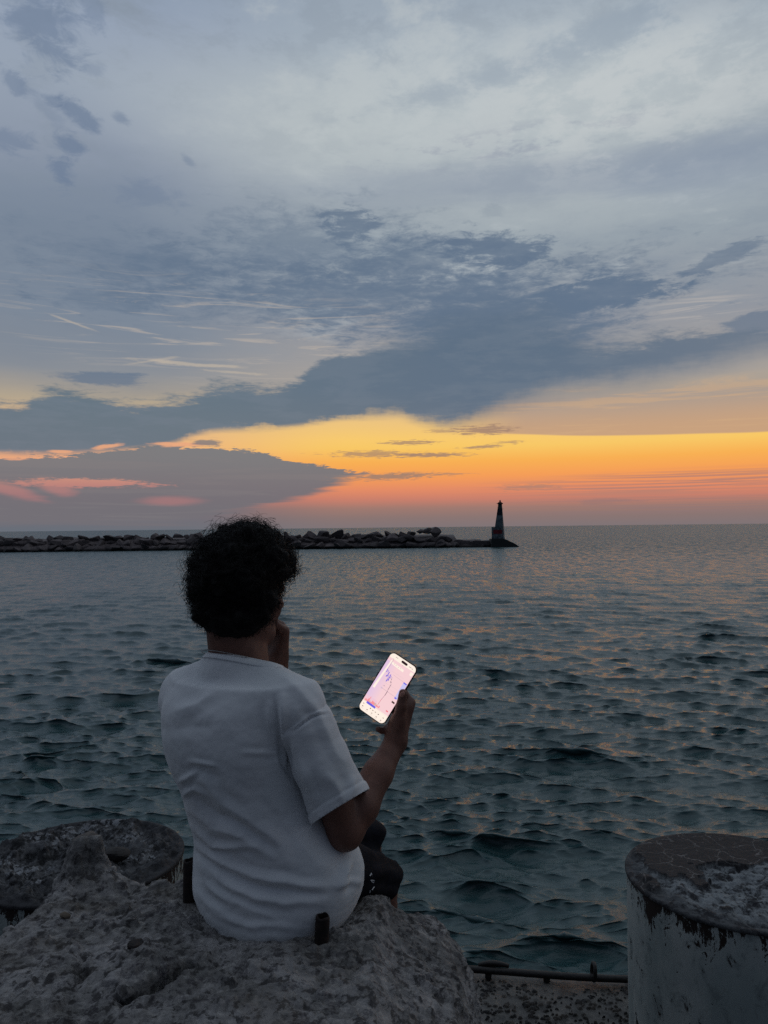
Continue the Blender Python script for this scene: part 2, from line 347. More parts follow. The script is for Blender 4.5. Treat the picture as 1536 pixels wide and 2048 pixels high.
# ------------------------------------------------------------------ the sea
SEA = -1.5
def make_sea():
    rng = np.random.default_rng(5)
    # rows at even steps in the angle below the horizon, so facets stay near one pixel in size
    tn = np.concatenate([np.linspace(1.25, .65, 170), np.linspace(.649, .030, 860), np.geomspace(.0296, .0011, 170), np.geomspace(.0010, .0002, 8)])
    Y = (1.5 - SEA) / tn                     # distance along +Y for every row
    az = np.concatenate([np.linspace(-.92, -.54, 110), np.linspace(-.539, .539, 960), np.linspace(.54, .92, 110)])
    X = (np.tan(az)[None, :] * Y[:, None]).astype(np.float32); YY = np.broadcast_to(Y[:, None], X.shape).astype(np.float32)
    dY = np.abs(np.gradient(Y))[:, None].astype(np.float32); dX = np.abs(np.gradient(np.tan(az))[None, :] * Y[:, None]).astype(np.float32)
    Z = np.zeros_like(X); DX = np.zeros_like(X); DY = np.zeros_like(X)
    gust = 1 + .45 * fbm(X / 4.0, YY / 7.0, 3, 50) + .35 * fbm(X / 1.1, YY / 1.7, 2, 57)
    gust = np.clip(gust, .6, 1.45).astype(np.float32)
    wx = (.9 * fbm(X / 3.0, YY / 3.0, 2, 71)).astype(np.float32); wy = (.9 * fbm(X / 3.0 + 40, YY / 3.0, 2, 83)).astype(np.float32)
    n = 230
    lam = np.exp(rng.uniform(math.log(.07), math.log(2.4), n)); lam[:5] = (6.4, 5.1, 4.0, 3.2, 2.7)
    th = math.radians(260) + rng.normal(0, .46, n)
    for L, a in zip(lam, th):
        k = 2 * PI / L
        st = .038 * (1 if L < .6 else (L / .6) ** -.95)
        amp = st / k; ph = rng.uniform(0, 2 * PI); c, s = math.cos(a), math.sin(a)
        sp = np.maximum(dY * abs(s), dX * abs(c)) + .05 * np.maximum(dY, dX)
        f = np.clip((L / sp - 2.0) / 2.5, 0, 1)
        live = int((f.max(1) > 0).sum())
        if live < 2: continue
        r = slice(0, live); w = min(1.0, L * .6)
        ff = f[r] * (gust[r] if L < 2.5 else 1)
        arg = k * ((X[r] + wx[r] * w) * c + (YY[r] + wy[r] * w) * s) + ph
        Z[r] += amp * ff * np.cos(arg)
        sn = np.sin(arg) * (amp * 1.7) * ff
        DX[r] -= sn * c; DY[r] -= sn * s
    Zs = Z - Z.mean(1, keepdims=True); DY = DY - .45 * Zs                  # wind from the sea leans every crest forward
    V = np.stack([X + DX, YY + DY, Z + SEA], -1).reshape(-1, 3)
    me = mesh_np('water', V, grid_faces(len(Y), len(az)))
    def b(g, p, co):
        x, y, z = sepxyz(g, co)
        far = g.step(y, 14.0, 120.0)
        h1 = g.noise(g.vec(x * 3.2, y * 13.0, 0.0), 1.0, 7, .68, .4)
        q = g.n('ShaderNodeBump'); q.inputs['Distance'].default_value = .014; g.put(q.inputs['Height'], h1)
        # ripples too fine for the mesh: tilt the surface directly
        def vm(op, a, b_):
            v = g.n('ShaderNodeVectorMath', operation=op); g.put(v.inputs[0], a)
            if b_ is not None: g.put(v.inputs[1], b_)
            return E(g, v.outputs[0])
        def tilt(fx, fy, off, det, rough, wx, wy):
            t = g.n('ShaderNodeTexNoise'); g.put(t.inputs['Vector'], g.vec(x * fx, y * fy, off)); t.inputs['Detail'].default_value = det; t.inputs['Roughness'].default_value = rough
            return vm('MULTIPLY', vm('SUBTRACT', E(g, t.outputs[1]), (.5, .5, .5)), g.vec(wx, wy, 0.0))
        k0 = g.step(y, 4.0, 12.0); k1 = g.step(y, 8.0, 30.0)
        a1 = tilt(2.2, 3.4, 4.0, 4, .75, k0 * .02 + k1 * .45, k0 * .03 + k1 * .75)
        a2 = tilt(.30, .42, 1.0, 7, .82, far * .6, k1 * .6 + far * 1.4)
        a3 = tilt(.9, .13, 17.0, 3, .65, far * .5, k1 * .35 + far * 1.5)
        nn = vm('ADD', vm('ADD', vm('ADD', E(g, q.outputs[0]), a1), a2), a3)
        nn = vm('ADD', nn, g.vec(0.0, k0 * .06 + k1 * -.165 - far * .10, 0.0))
        nn = vm('NORMALIZE', nn, None)
        g.put(p.inputs['Normal'], nn)
        g.put(p.inputs['Roughness'], .06 + k1 * .06 + far * .12)
    m = mat('sea_water', b, Base_Color=(.030, .074, .078), IOR=1.333, Specular_IOR_Level=1.0)
    tag(link('water', me, m, smooth=True), kind='structure')
make_sea()
# ------------------------------------------------------------------ 3D value noise
def hash3(ix, iy, iz, seed):
    h = (ix.astype(np.int64) * 374761393 + iy.astype(np.int64) * 668265263 + iz.astype(np.int64) * 2147483647 + seed * 1274126177) & 0x7fffffff
    h = ((h ^ (h >> 13)) * 1274126177) & 0x7fffffff
    return ((h ^ (h >> 16)) & 0xffff) / 65535.0
def vn3(p, seed=0):
    i = np.floor(p); f = p - i; f = f * f * (3 - 2 * f); r = 0
    for a in (0, 1):
        for b in (0, 1):
            for c in (0, 1):
                w = (f[:, 0] if a else 1 - f[:, 0]) * (f[:, 1] if b else 1 - f[:, 1]) * (f[:, 2] if c else 1 - f[:, 2])
                r = r + w * hash3(i[:, 0] + a, i[:, 1] + b, i[:, 2] + c, seed)
    return r - .5
def fbm3(p, oct=4, seed=0, gain=.5):
    s = 0; a = 1.0; p = np.asarray(p, float)
    for k in range(oct):
        s = s + a * vn3(p + 13.7 * k, seed + k); a *= gain; p = p * 2.03
    return s
def normals_of(V, F):
    t = np.cross(V[F[:, 2]] - V[F[:, 0]], V[F[:, 3 if F.shape[1] == 4 else 1]] - V[F[:, 1 if F.shape[1] == 4 else 0]])
    N = np.zeros_like(V)
    for k in range(F.shape[1]): np.add.at(N, F[:, k], t)
    return N / (np.linalg.norm(N, axis=1, keepdims=True) + 1e-12)
def sstep(x, a, b):
    t = np.clip((x - a) / (b - a), 0, 1); return t * t * (3 - 2 * t)

# ------------------------------------------------------------------ materials of the quay
def _conc(g, p, co):
    n1 = g.noise(co, 7, 6, .65, .3); n2 = g.noise(co, 38, 6, .65, .2); n3 = g.noise(co, 140, 4, .6)
    v = g.vor(co, 55, 'F1', 0); x, y, z = sepxyz(g, co)
    c = g.mix(g.step(n1, .40, .62), lin((112, 110, 108)), lin((150, 147, 146)))
    c = g.mix(g.step(n2, .51, .60) * .85, c, lin((60, 58, 58)))
    c = g.mix(g.step(n2, .46, .36) * .4, c, lin((180, 176, 172)))
    c = g.mix(g.step(v, .75, .95) * .5, c, lin((52, 50, 50)))
    sp = g.vor(co, 30, 'F1', 1)
    c = g.mix(g.step(g.m('FRACT', g.vor(co, 42, 'F1', 1) * 7.0), .72, .92) * g.step(n3, .42, .55) * .55, c, lin((70, 66, 72)))
    c = g.mix(g.step(g.noise(co, 4, 4, .6, .5), .54, .64) * .3, c, lin((92, 84, 74)))
    g.put(p.inputs['Base Color'], c); g.put(p.inputs['Roughness'], .92)
    bump(g, p, n2 * .5 + n3 * .35 + v * .5, .010, 1.0)
m_conc = mat('weathered_conglomerate_concrete', _conc, Specular_IOR_Level=.25)
def _rust(g, p, co):
    n = g.noise(co, 60, 5, .6)
    g.put(p.inputs['Base Color'], g.mix(g.step(n, .4, .6), lin((24, 20, 19)), lin((44, 32, 27))))
    bump(g, p, n, .002); g.put(p.inputs['Roughness'], .75)
m_rust = mat('dark_rusty_steel', _rust, Metallic=.2)
def _slab(g, p, co):
    n1 = g.noise(co, 2.2, 5, .6, .4); n2 = g.noise(co, 22, 6, .65, .3); n3 = g.noise(co, 90, 4, .6)
    c = g.mix(g.step(n1, .42, .60), lin((70, 68, 66)), lin((104, 101, 97)))
    c = g.mix(g.step(n2, .50, .60) * .75, c, lin((32, 31, 31)))
    c = g.mix(g.step(n2, .44, .36) * .4, c, lin((120, 114, 106)))
    g.put(p.inputs['Base Color'], c); g.put(p.inputs['Roughness'], g.mix(g.step(n1, .40, .58), (.30, .30, .30), (.68, .68, .68)))
    bump(g, p, n2 * .7 + n3 * .3, .014)
m_slab = mat('damp_quay_concrete', _slab)

# ------------------------------------------------------------------ quay floor
def edgeY(x): return 2.615 - .094 * x
def make_quay():
    xs = np.linspace(-3.2, 3.6, 420); n = 330
    t = np.linspace(0, 1, n) ** .6
    X = np.broadcast_to(xs, (n, len(xs))); Y = -3.5 + (edgeY(xs)[None, :] + .05 + 3.5) * t[:, None]
    Yj = Y + .012 * fbm(X * 9, X * 0 + 3, 4, 3) * sstep(Y, 2.2, 2.7)
    Z = .012 * fbm(X * 2, Y * 2, 4, 5) + .004 * fbm(X * 14, Y * 14, 4, 8)
    top = np.stack([X, Yj, Z], -1)
    rows = [top]
    for k in range(1, 26):
        w = top[-1].copy(); w[:, 2] = -.012 - (k / 25) ** 1.2 * 2.6
        w[:, 1] += .02 + .03 * fbm(xs * 5, np.full_like(xs, k * .4), 4, 11) + (.03 if k > 2 else 0)
        rows.append(w[None])
    V = np.concatenate(rows, 0); me = mesh_np('quay', V.reshape(-1, 3), grid_faces(V.shape[0], V.shape[1]))
    tag(link('quay', me, m_slab, smooth=True), kind='structure')
make_quay()

# crusts of barnacle and flaked concrete strewn over the wet floor: nobody could count them
def make_crust():
    rng = np.random.default_rng(21); VV = []; FF = []; off = 0
    for k in range(2600):
        x = rng.uniform(-.2, 1.9); y = edgeY(x) - abs(rng.normal(0, .28)) - .01
        if y < 1.3: continue
        if fbm(np.array([x * 5.0]), np.array([y * 11.0]), 3, 91)[0] < -.22 + .10 * (edgeY(x) - y): continue
        r = rng.uniform(.002, .007) * (1.8 if rng.random() < .06 else 1); m = 7
        a = np.sort(rng.uniform(0, 2 * PI, m)); rr = r * rng.uniform(.6, 1.2, m)
        lo = np.stack([x + rr * 1.9 * np.cos(a), y + rr * np.sin(a), np.full(m, -.004)], -1)
        h = r * rng.uniform(.15, .5) + .0015
        hi = np.stack([x + rr * .9 * np.cos(a), y + rr * .5 * np.sin(a), h * rng.uniform(.6, 1.1, m)], -1)
        V = np.concatenate([lo, hi, [[x, y, h * 1.05]]]); VV.append(V)
        for i in range(m):
            j = (i + 1) % m
            FF += [(off + i, off + j, off + m + j), (off + i, off + m + j, off + m + i), (off + m + i, off + m + j, off + 2 * m)]
        off += len(V)
    def b(g, p, co):
        n = g.noise(co, 18, 3, .6); g.put(p.inputs['Base Color'], g.mix(g.step(n, .4, .62), lin((24, 23, 23)), lin((84, 78, 72))))
        g.put(p.inputs['Roughness'], .6)
    me = mesh_np('crust', np.concatenate(VV), np.array(FF))
    tag(link('crust', me, mat('barnacle_crust', b)), 'dark flakes of crust and barnacle scattered over the wet quay floor', 'crust', kind='stuff')
make_crust()

# ------------------------------------------------------------------ the concrete block he sits on
ZT = .62
def make_block():
    ol = [(.075, .80), (.115, 1.15), (.158, 1.45), (.200, 1.72), (.212, 1.84), (.195, 1.93), (.13, 1.985), (.02, 1.955), (-.03, 1.90), (-.11, 1.865), (-.34, 1.88), (-.45, 1.96), (-.60, 1.975),
          (-.70, 1.995), (-.785, 1.985), (-.825, 1.92), (-.838, 1.83), (-.858, 1.74), (-.90, 1.66), (-1.02, 1.52), (-1.25, 1.38), (-1.45, 1.25), (-1.5, .80), (-.7, .72)]
    ol = np.array(ol); ol = np.concatenate([ol, ol[:1]])
    # Catmull-Rom-ish resample of the outline
    d = np.concatenate([[0], np.cumsum(np.hypot(*np.diff(ol, axis=0).T))]); m = 1100
    s = np.linspace(0, d[-1], m, endpoint=False)
    ox = np.interp(s, d, ol[:, 0]); oy = np.interp(s, d, ol[:, 1])
    ker = np.hanning(41); ker /= ker.sum()
    sm = lambda v: np.convolve(np.concatenate([v[-20:], v, v[:20]]), ker, 'valid')
    ox, oy = sm(ox), sm(oy)
    nr = 270; cx, cy = -.35, 1.45; fr = (np.arange(1, nr + 1) / nr) ** .8
    X = cx + (ox - cx)[None] * fr[:, None]; Y = cy + (oy - cy)[None] * fr[:, None]
    # distance in from the rim
    dist = (1 - fr)[:, None] * np.hypot(ox - cx, oy - cy)[None]
    Z = np.full(X.shape, ZT)
    Z -= .035 * (1 - np.clip(dist / .06, 0, 1)) ** 2
    sh = np.interp(X, [-.03, .015, .08, .127, .16, .19, .21, .3], [0, .045, .075, .102, .135, .173, .21, .25])
    Z -= sh * 1.0
    Z += .022 * fbm(X * 3.2 + 5, Y * 3.2, 3, 1) * sstep(X, .0, -.2) + .010 * fbm(X * 9, Y * 9, 3, 4) * sstep(X, .05, -.1)
    Z -= .02 * sstep(np.hypot((X - .01) / .10, (Y - 1.92) / .08), 1.2, .4)
    Z -= .02 * sstep(np.hypot((X + .26) / .23, (Y - 1.80) / .16), 1.1, .6)                 # worn hollow under the sitter
    def bumpat(px, py, z=ZT): q = PZ(px, py, z); return q.x, q.y
    # stub of hardened concrete on the far left
    bx, by = bumpat(172, 1752); r = np.hypot(X - bx, (Y - by)) * (1 + .3 * fbm(np.arctan2(Y - by, X - bx) * 2, X * 0, 2, 3))
    Z += .080 * sstep(r, .068, .024) + .036 * sstep(r, .17, .045)
    # low mound with the small stub in it, and the gouge beneath
    mx, my = bumpat(285, 1945); Z += .022 * sstep(np.hypot((X - mx) / 1.5, Y - my), .12, .03)
    for k in range(2):
        pts = [bumpat(*q) for q in ([(250, 2003), (290, 1994), (330, 1972), (378, 1942)] if k == 0 else [(150, 1975), (165, 1955), (160, 1930)])]
        for (ax, ay), (bx2, by2) in zip(pts[:-1], pts[1:]):
            L2 = (bx2 - ax) ** 2 + (by2 - ay) ** 2
            t = np.clip(((X - ax) * (bx2 - ax) + (Y - ay) * (by2 - ay)) / L2, 0, 1)
            dd = np.hypot(X - ax - t * (bx2 - ax), Y - ay - t * (by2 - ay))
            wdt = .020 + .012 * fbm(X * 30, Y * 30, 2, 6)
            Z -= (.050 if k == 0 else .016) * sstep(dd, wdt, .003)
    top = np.stack([X, Y, Z], -1)
    wall = []
    nw = 170
    for k in range(1, nw):
        w = top[-1].copy(); f = k / (nw - 1)
        w[:, 2] = w[:, 2] * (1 - f) - .06 * f; out = .012 * math.sin(min(1, f * 6) * PI / 2)
        w[:, 0] += (w[:, 0] - cx) * out; w[:, 1] += (w[:, 1] - cy) * out
        wall.append(w)
    V = np.concatenate([top, np.array(wall)], 0); rows = V.shape[0]
    V = np.concatenate([V.reshape(-1, 3), [[cx, cy, ZT]]]); F = grid_faces(rows, m, True)
    N = normals_of(V[:-1], F)
    P3 = V[:-1]
    kn = sstep(P3[:, 0], -.1, .12)                     # the right shoulder is knobblier
    d = .010 * fbm3(P3 * 14, 5, 3, .58) * (1 + .9 * kn)
    w1, w2, wid = worley(P3[:, 0] * 24 + P3[:, 2] * 17, P3[:, 1] * 24 - P3[:, 2] * 13, 2)
    d += (.0085 + .008 * kn) * (np.clip(.75 - w1, 0, 1) ** 1.2) * sstep(wid, .30, .75) - .004 * kn * sstep(w2 - w1, .12, 0)
    w1, w2, wid = worley(P3[:, 0] * 60 + P3[:, 2] * 30, P3[:, 1] * 60 - P3[:, 2] * 40, 8)
    d += .0085 * (np.clip(.7 - w1, 0, 1)) * sstep(wid, .2, .6) + .0040 * fbm3(P3 * 110, 2, 9)
    pit = sstep(fbm3(P3 * 26, 3, 17), .22, .42); d -= .014 * pit
    d *= .8; d -= d.mean() + .002
    V[:-1] += N * d[:, None] * sstep(P3[:, 2], -.05, .02)[:, None]
    me = mesh_np('concrete_block', V, F)
    bm = bmesh.new(); bm.from_mesh(me); bm.verts.ensure_lookup_table(); c = bm.verts[len(V) - 1]
    for j in range(m): bm.faces.new((c, bm.verts[j], bm.verts[(j + 1) % m]))
    bmesh.ops.recalc_face_normals(bm, faces=bm.faces[:]); bm.to_mesh(me); bm.free()
    tag(link('concrete_block', me, m_conc, smooth=True), 'big rough grey block of pebbly concrete the young man sits on', 'concrete block')
    return top
BLOCK = make_block()
def block_z(x, y):
    i = np.argmin((BLOCK[..., 0] - x) ** 2 + (BLOCK[..., 1] - y) ** 2); return float(BLOCK.reshape(-1, 3)[i, 2])

def lathe(prof, seg=48, jit=None):
    """prof: list of (r, z); returns a bmesh with closed ends"""
    bm = bmesh.new(); rings = []
    for r, z in prof:
        rings.append([bm.verts.new((r * math.cos(2 * PI * k / seg), r * math.sin(2 * PI * k / seg), z)) for k in range(seg)])
    for a, b in zip(rings[:-1], rings[1:]):
        for k in range(seg): bm.faces.new((a[k], a[(k + 1) % seg], b[(k + 1) % seg], b[k]))
    bm.faces.new(rings[0][::-1]); bm.faces.new(rings[-1])
    return bm
def steel_stub(px, py, r, h, label, hollow=True, tilt=(0, 0), sink=.04, dy=0):
    q = PZ(px, py, ZT); y = q.y + dy; x = q.x * (y / q.y); zb = block_z(x, y)
    prof = [(r, -sink), (r, h - .003), (r - .002, h)]
    if hollow: prof += [(r * .72, h), (r * .70, h - .02)]
    bm = lathe(prof, 28)
    for v in bm.verts:
        v.co += Vector((1, 0, 0)) * .0012 * math.sin(v.co.z * 160 + v.co.x * 90) + Vector((0, 0, .0015)) * math.sin(v.co.x * 300) * (v.co.z > h - .01)
    o = bm_obj('steel_stub', bm, m_rust, smooth=False); o.location = (x, y, zb); o.rotation_euler = (tilt[0], tilt[1], 0)
    tag(o, label, 'steel stub', 'rusted steel stubs set in the concrete block')
    m = o.modifiers.new('b', 'BEVEL'); m.width = .001; m.segments = 2; m.limit_method = 'ANGLE'
    return o
steel_stub(379, 1822, .0150, .098, 'tall rusted steel stub at the left of the white shirt', dy=.045)
steel_stub(643, 1880, .0150, .052, 'short rusted steel stub in front of the right rear hem of the white shirt', tilt=(.05, .06), dy=-.012)
steel_stub(272, 1914, .0165, .008, 'lowest rusted steel stub, barely proud of the low mound at lower left', hollow=False)
# bolt head on the concrete lump
q = PZ(172, 1752, ZT)
bm = lathe([(.012, -.03), (.012, 0), (.027, .001), (.031, .004), (.030, .008), (.020, .010), (.004, .0105)], 22)
for v in bm.verts: v.co += Vector((.002 * math.sin(v.co.y * 190), .002 * math.sin(v.co.x * 210), .0022 * math.sin(v.co.x * 130 + 1)))
def _cap(g, p, co):
    n = g.noise(co, 70, 5, .6); g.put(p.inputs['Base Color'], g.mix(g.step(n, .4, .6), lin((70, 66, 64)), lin((98, 90, 84)))); bump(g, p, n, .002)
o = bm_obj('bolt_head', bm, mat('crusted_bolt_steel', _cap, Roughness=.85), smooth=True); o.location = (q.x, q.y, block_z(q.x, q.y) + .006); o.rotation_euler = (.06, -.08, 0)
tag(o, 'flat round bolt head crusted grey on top of the concrete lump at left', 'bolt head')

def rock_mesh(seed, scl, oct=3, cuts=9, sub=3, hr=(.50, .80), ro=.06):
    """an angular rock: a ball cut flat by planes, then roughened"""
    rng = np.random.default_rng(seed); bm = bmesh.new(); bmesh.ops.create_icosphere(bm, subdivisions=sub, radius=1.0)
    V = np.array([v.co[:] for v in bm.verts])
    for k in range(cuts):
        n = rng.normal(size=3); n /= np.linalg.norm(n); h = rng.uniform(*hr)
        e = V @ n - h; V = V - np.where(e > 0, e, 0)[:, None] * n[None] * .96
    V = V * np.array(scl)[None]
    V = V * (.62 / (sum(hr) / 2)) ** .8; V += ro * min(scl) * fbm3(V / min(scl) * 1.7, oct, seed)[:, None] * V / np.linalg.norm(V, axis=1, keepdims=True)
    for v, c in zip(bm.verts, V): v.co = c
    me = bpy.data.meshes.new('rock'); bm.to_mesh(me); bm.free(); return me
m_stone = mat('dark_stone', lambda g, p, co: (g.put(p.inputs['Base Color'], g.mix(g.noise(co, 60, 5, .6), lin((34, 33, 34)), lin((70, 66, 64)))), bump(g, p, g.noise(co, 90, 4, .6), .003)), Roughness=.85)

# ------------------------------------------------------------------ the two mooring bollards (big capped steel pipes)
def make_bollard(cx, cy, zt, r, label, seed, asphalt):
    root = empty('mooring_bollard', (cx, cy, 0)); tag(root, label, 'bollard', 'wide round mooring bollards on the quay')
    seg = 260; zs = np.concatenate([np.linspace(-.02, zt - .03, 90), [zt - .018, zt - .012, zt - .008]])
    a = np.linspace(0, 2 * PI, seg, endpoint=False)
    A, Zg = np.meshgrid(a, zs)
    R = r + .0015 * fbm(A * 3, Zg * 6, 3, seed)
    V = np.stack([R * np.cos(A), R * np.sin(A), Zg], -1)
    def side(g, p, co):
        x, y, z = sepxyz(g, co); an = g.m('ARCTAN2', y, x)
        cyl = g.vec(an * r, z, 0.0)
        n1 = g.noise(g.vec(an * r * 22, z * 15.0, seed * 1.0), 1, 7, .72, .6); n2 = g.noise(g.vec(an * r * 90, z * 26.0, seed + 4.0), 1, 4, .6)
        n3 = g.noise(g.vec(an * r * 5, z * 2.0, seed + 9.0), 1, 4, .6); drip = g.noise(g.vec(an * r * 9, seed * 1.0, 2.0), 1, 6, .72)
        d = (z - zt) * -1.0
        edge = g.step(d + (n1 - .5) * .42, (drip - .44) * .55, (drip - .44) * .55 - .010)
        spots = g.step(n1 * .72 + n3 * .28, .592, .605)
        tiny = g.step(g.noise(g.vec(an * r * 48, z * 20.0, seed + 2.0), 1, 3, .5), .700, .715)
        ru = g.m('MAXIMUM', g.m('MAXIMUM', edge, spots), tiny)
        c = g.mix(g.step(n3, .38, .62), lin((146, 157, 155)), lin((176, 182, 178)))
        c = g.mix(g.step(n1, .52, .62) * .45, c, lin((92, 102, 104)))
        c = g.mix(g.step(n2, .60, .70) * .25, c, lin((100, 96, 86)))
        c = g.mix(ru, c, g.mix(n2, lin((20, 15, 13)), lin((46, 32, 24))))
        g.put(p.inputs['Base Color'], c); g.put(p.inputs['Roughness'], g.m('ADD', ru * .3, .55))
        bump(g, p, ru * -1.0 + n2 * .2, .0022)
    V[..., 2] = np.minimum(V[..., 2], zt - .008)
    link('pipe_wall', mesh_np('pipe_wall', V.reshape(-1, 3), grid_faces(V.shape[0], seg, True)), mat('flaking_white_paint', side), root, smooth=True)
    # rim plate + rough top
    rr = np.concatenate([[.0], np.linspace(.004, r - .004, 85), [r + .002, r + .004, r + .004, r - .001]])
    zz = np.concatenate([np.zeros(86), [-.001, -.004, -.011, -.013]])
    A2, R2 = np.meshgrid(a, rr); Z2 = np.broadcast_to(zz[:, None], A2.shape).copy()
    X2, Y2 = R2 * np.cos(A2), R2 * np.sin(A2)
    inside = sstep(R2, r - .002, r - .03)
    lump = .018 * fbm(X2 * 14 + seed, Y2 * 14, 5, seed, .62) + .006 * fbm(X2 * 45, Y2 * 45, 3, seed + 3)
    if asphalt:
        q = fbm(X2 * 6 + 3, Y2 * 6 + 1.2, 5, seed + 7) * 1.1 + .75 * (Y2 / r) * .55 + .22 * (X2 / r) - .02
        skin = sstep(q, .02, .035); lump = lump * (1 - skin) + skin * (.010 + .002 * fbm(X2 * 9, Y2 * 9, 2, seed))
    else:
        w1, w2, wid = worley(X2 * 22, Y2 * 22, seed); lump = lump * 1.9 + .007 * np.clip(.6 - w1, 0, 1) * sstep(wid, .5, .8)
        skin = np.zeros_like(lump)
    Z2 += zt + inside * lump
    V2 = np.stack([X2, Y2, Z2], -1)
    def topm(g, p, co):
        x, y, z = sepxyz(g, co); n1 = g.noise(co, 16, 6, .7, .4); n2 = g.noise(co, 55, 5, .65, .3); n3 = g.noise(co, 6, 5, .65, .4)
        rad = g.length(g.vec(x, y, 0.0))
        rock = g.mix(g.step(n1 * .6 + n2 * .4, .43, .54), lin((38, 38, 42) if asphalt else (22, 22, 25)), lin((132, 136, 138) if asphalt else (88, 88, 90)))
        rock = g.mix(g.step(rad + (n1 - .5) * .25, r * .72, r * .98) * .75, rock, lin((36, 36, 40)))
        if asphalt:
            at = g.n('ShaderNodeAttribute', attribute_name='skin'); sk = E(g, at.outputs['Fac'])
            wn = g.n('ShaderNodeTexNoise'); wn.inputs['Scale'].default_value = 14; wn.inputs['Detail'].default_value = 4; g.put(wn.inputs['Vector'], co)
            wco = g.mix(.09, co, E(g, wn.outputs[1]))
            cr = g.vor(wco, 9.5, 'DISTANCE_TO_EDGE', 0)
            cr2 = g.vor(wco, 24, 'DISTANCE_TO_EDGE', 0)
            crack = g.m('MAXIMUM', g.step(cr + (n2 - .5) * .05, .014, .003), g.step(cr2 + (n2 - .5) * .10, .016, .002) * g.step(n3, .46, .56) * .7)
            sc_ = g.mix(crack, g.mix(n2, lin((30, 28, 29)), lin((52, 48, 49))), lin((112, 108, 106)))
            rock = g.mix(sk, rock, sc_)
        else:
            rock = g.mix(g.step(n3, .50, .58) * g.step(n2, .48, .54) * .75, rock, lin((150, 152, 156)))
        g.put(p.inputs['Base Color'], rock); g.put(p.inputs['Roughness'], .85)
        bump(g, p, n2 * .6 + n1 * .6, .010)
    me = mesh_np('pipe_top', V2.reshape(-1, 3), grid_faces(V2.shape[0], seg, True))
    at = me.attributes.new('skin', 'FLOAT', 'POINT'); at.data.foreach_set('value', skin.ravel().astype(np.float32))
    link('fill_top', me, mat('worn_top_skin', topm), root, smooth=True)
    for ch in root.children: ch.matrix_parent_inverse = Matrix()      # parts were built around the root's axis
    return root
make_bollard(.98, 2.16, .52, .302, 'white bollard with rust-eaten rim and cracked dark skin on top, at right', 3, True)
make_bollard(-.944, 2.38, .50, .306, 'round white bollard behind the block at left, its top black and crumbling', 11, False)
o = link('stone', rock_mesh(5, (.050, .034, .026)), m_stone); q = PZ(232, 1712, .52); o.location = (q.x, q.y, .520); o.rotation_euler = (.1, .1, .5)
tag(o, 'dark angular stone lying on the crumbling top of the left bollard', 'stone')
o = link('pebble', rock_mesh(8, (.014, .011, .009)), mat('tan_stone', lambda g, p, co: g.put(p.inputs['Base Color'], g.mix(g.noise(co, 80, 4), lin((92, 80, 68)), lin((120, 108, 94)))), Roughness=.9))
q = PZ(130, 1841, ZT); o.location = (q.x, q.y, block_z(q.x, q.y) + .008); tag(o, 'small tan pebble lying on the left part of the concrete block', 'pebble')

# ------------------------------------------------------------------ rail along the quay edge
def tube_np(pts, rad, seg=12, closed=False, cap=True):
    pts = [Vector(p) for p in pts]; n = len(pts); V = []; up_ = Vector((0, 0, 1)); rad = rad if hasattr(rad, '__len__') else [rad] * n
    prevn = None
    for i, p in enumerate(pts):
        if closed: t = (pts[(i + 1) % n] - pts[i - 1]).normalized()
        else: t = (pts[min(n - 1, i + 1)] - pts[max(0, i - 1)]).normalized()
        if prevn is None:
            a = t.cross(up_); a = a if a.length > .1 else t.cross(Vector((1, 0, 0))); a.normalize()
        else:
            a = (prevn - t * prevn.dot(t)); a.normalize()
        prevn = a; b = t.cross(a)
        for k in range(seg):
            w = 2 * PI * k / seg; V.append(p + (a * math.cos(w) + b * math.sin(w)) * rad[i])
    F = [];
    for i in range(n if closed else n - 1):
        for k in range(seg):
            j = (i + 1) % n; F.append((i * seg + k, i * seg + (k + 1) % seg, j * seg + (k + 1) % seg, j * seg + k))
    V = np.array([v[:] for v in V]); 
    if cap and not closed:
        V = np.concatenate([V, [pts[0][:], pts[-1][:]]]); c0 = n * seg; c1 = c0 + 1
        for k in range(seg):
            F.append((c0, (k + 1) % seg, k, c0)); F.append((c1, (n - 1) * seg + k, (n - 1) * seg + (k + 1) % seg, c1))
    return V, F
def poly_mesh(name, V, F):
    me = bpy.data.meshes.new(name); me.from_pydata([tuple(v) for v in V], [], [tuple(dict.fromkeys(f)) for f in F]); me.update(); return me
rail = empty('edge_rail', (.55, edgeY(.55), .03)); tag(rail, 'dark steel pipe rail lying along the edge of the wet quay floor', 'rail')
pts = [(x, edgeY(x) + .004 * math.sin(x * 7),   .022 + .004 * math.sin(x * 5 + 1)) for x in np.linspace(-1.4, 2.6, 60)]
m_black = mat('tarred_steel', lambda g, p, co: (g.put(p.inputs['Base Color'], g.mix(g.noise(co, 40, 4), lin((14, 13, 13)), lin((32, 28, 26)))), bump(g, p, g.noise(co, 60, 4), .003)), Roughness=.55)
link('pipe', poly_mesh('pipe', *tube_np(pts, .011)), m_black, rail, smooth=True)
for x in (.33, .52, .95, 1.5, -.3, -.9):
    bm = bmesh.new(); bmesh.ops.create_cube(bm, size=1, matrix=Matrix.Translation((x, edgeY(x), .006)) @ Matrix.Diagonal((.020, .022, .022, 1)))
    bmesh.ops.bevel(bm, geom=bm.edges[:], offset=.004, segments=2, affect='EDGES'); bm_obj('bracket', bm, m_black, rail)
q = PZ(1190, 1953, .03); qx = q.x
ring = [(qx + .002 * math.sin(a), edgeY(qx) + .020 * math.cos(a), .036 + .026 * math.sin(a)) for a in np.linspace(0, 2 * PI, 22, endpoint=False)]
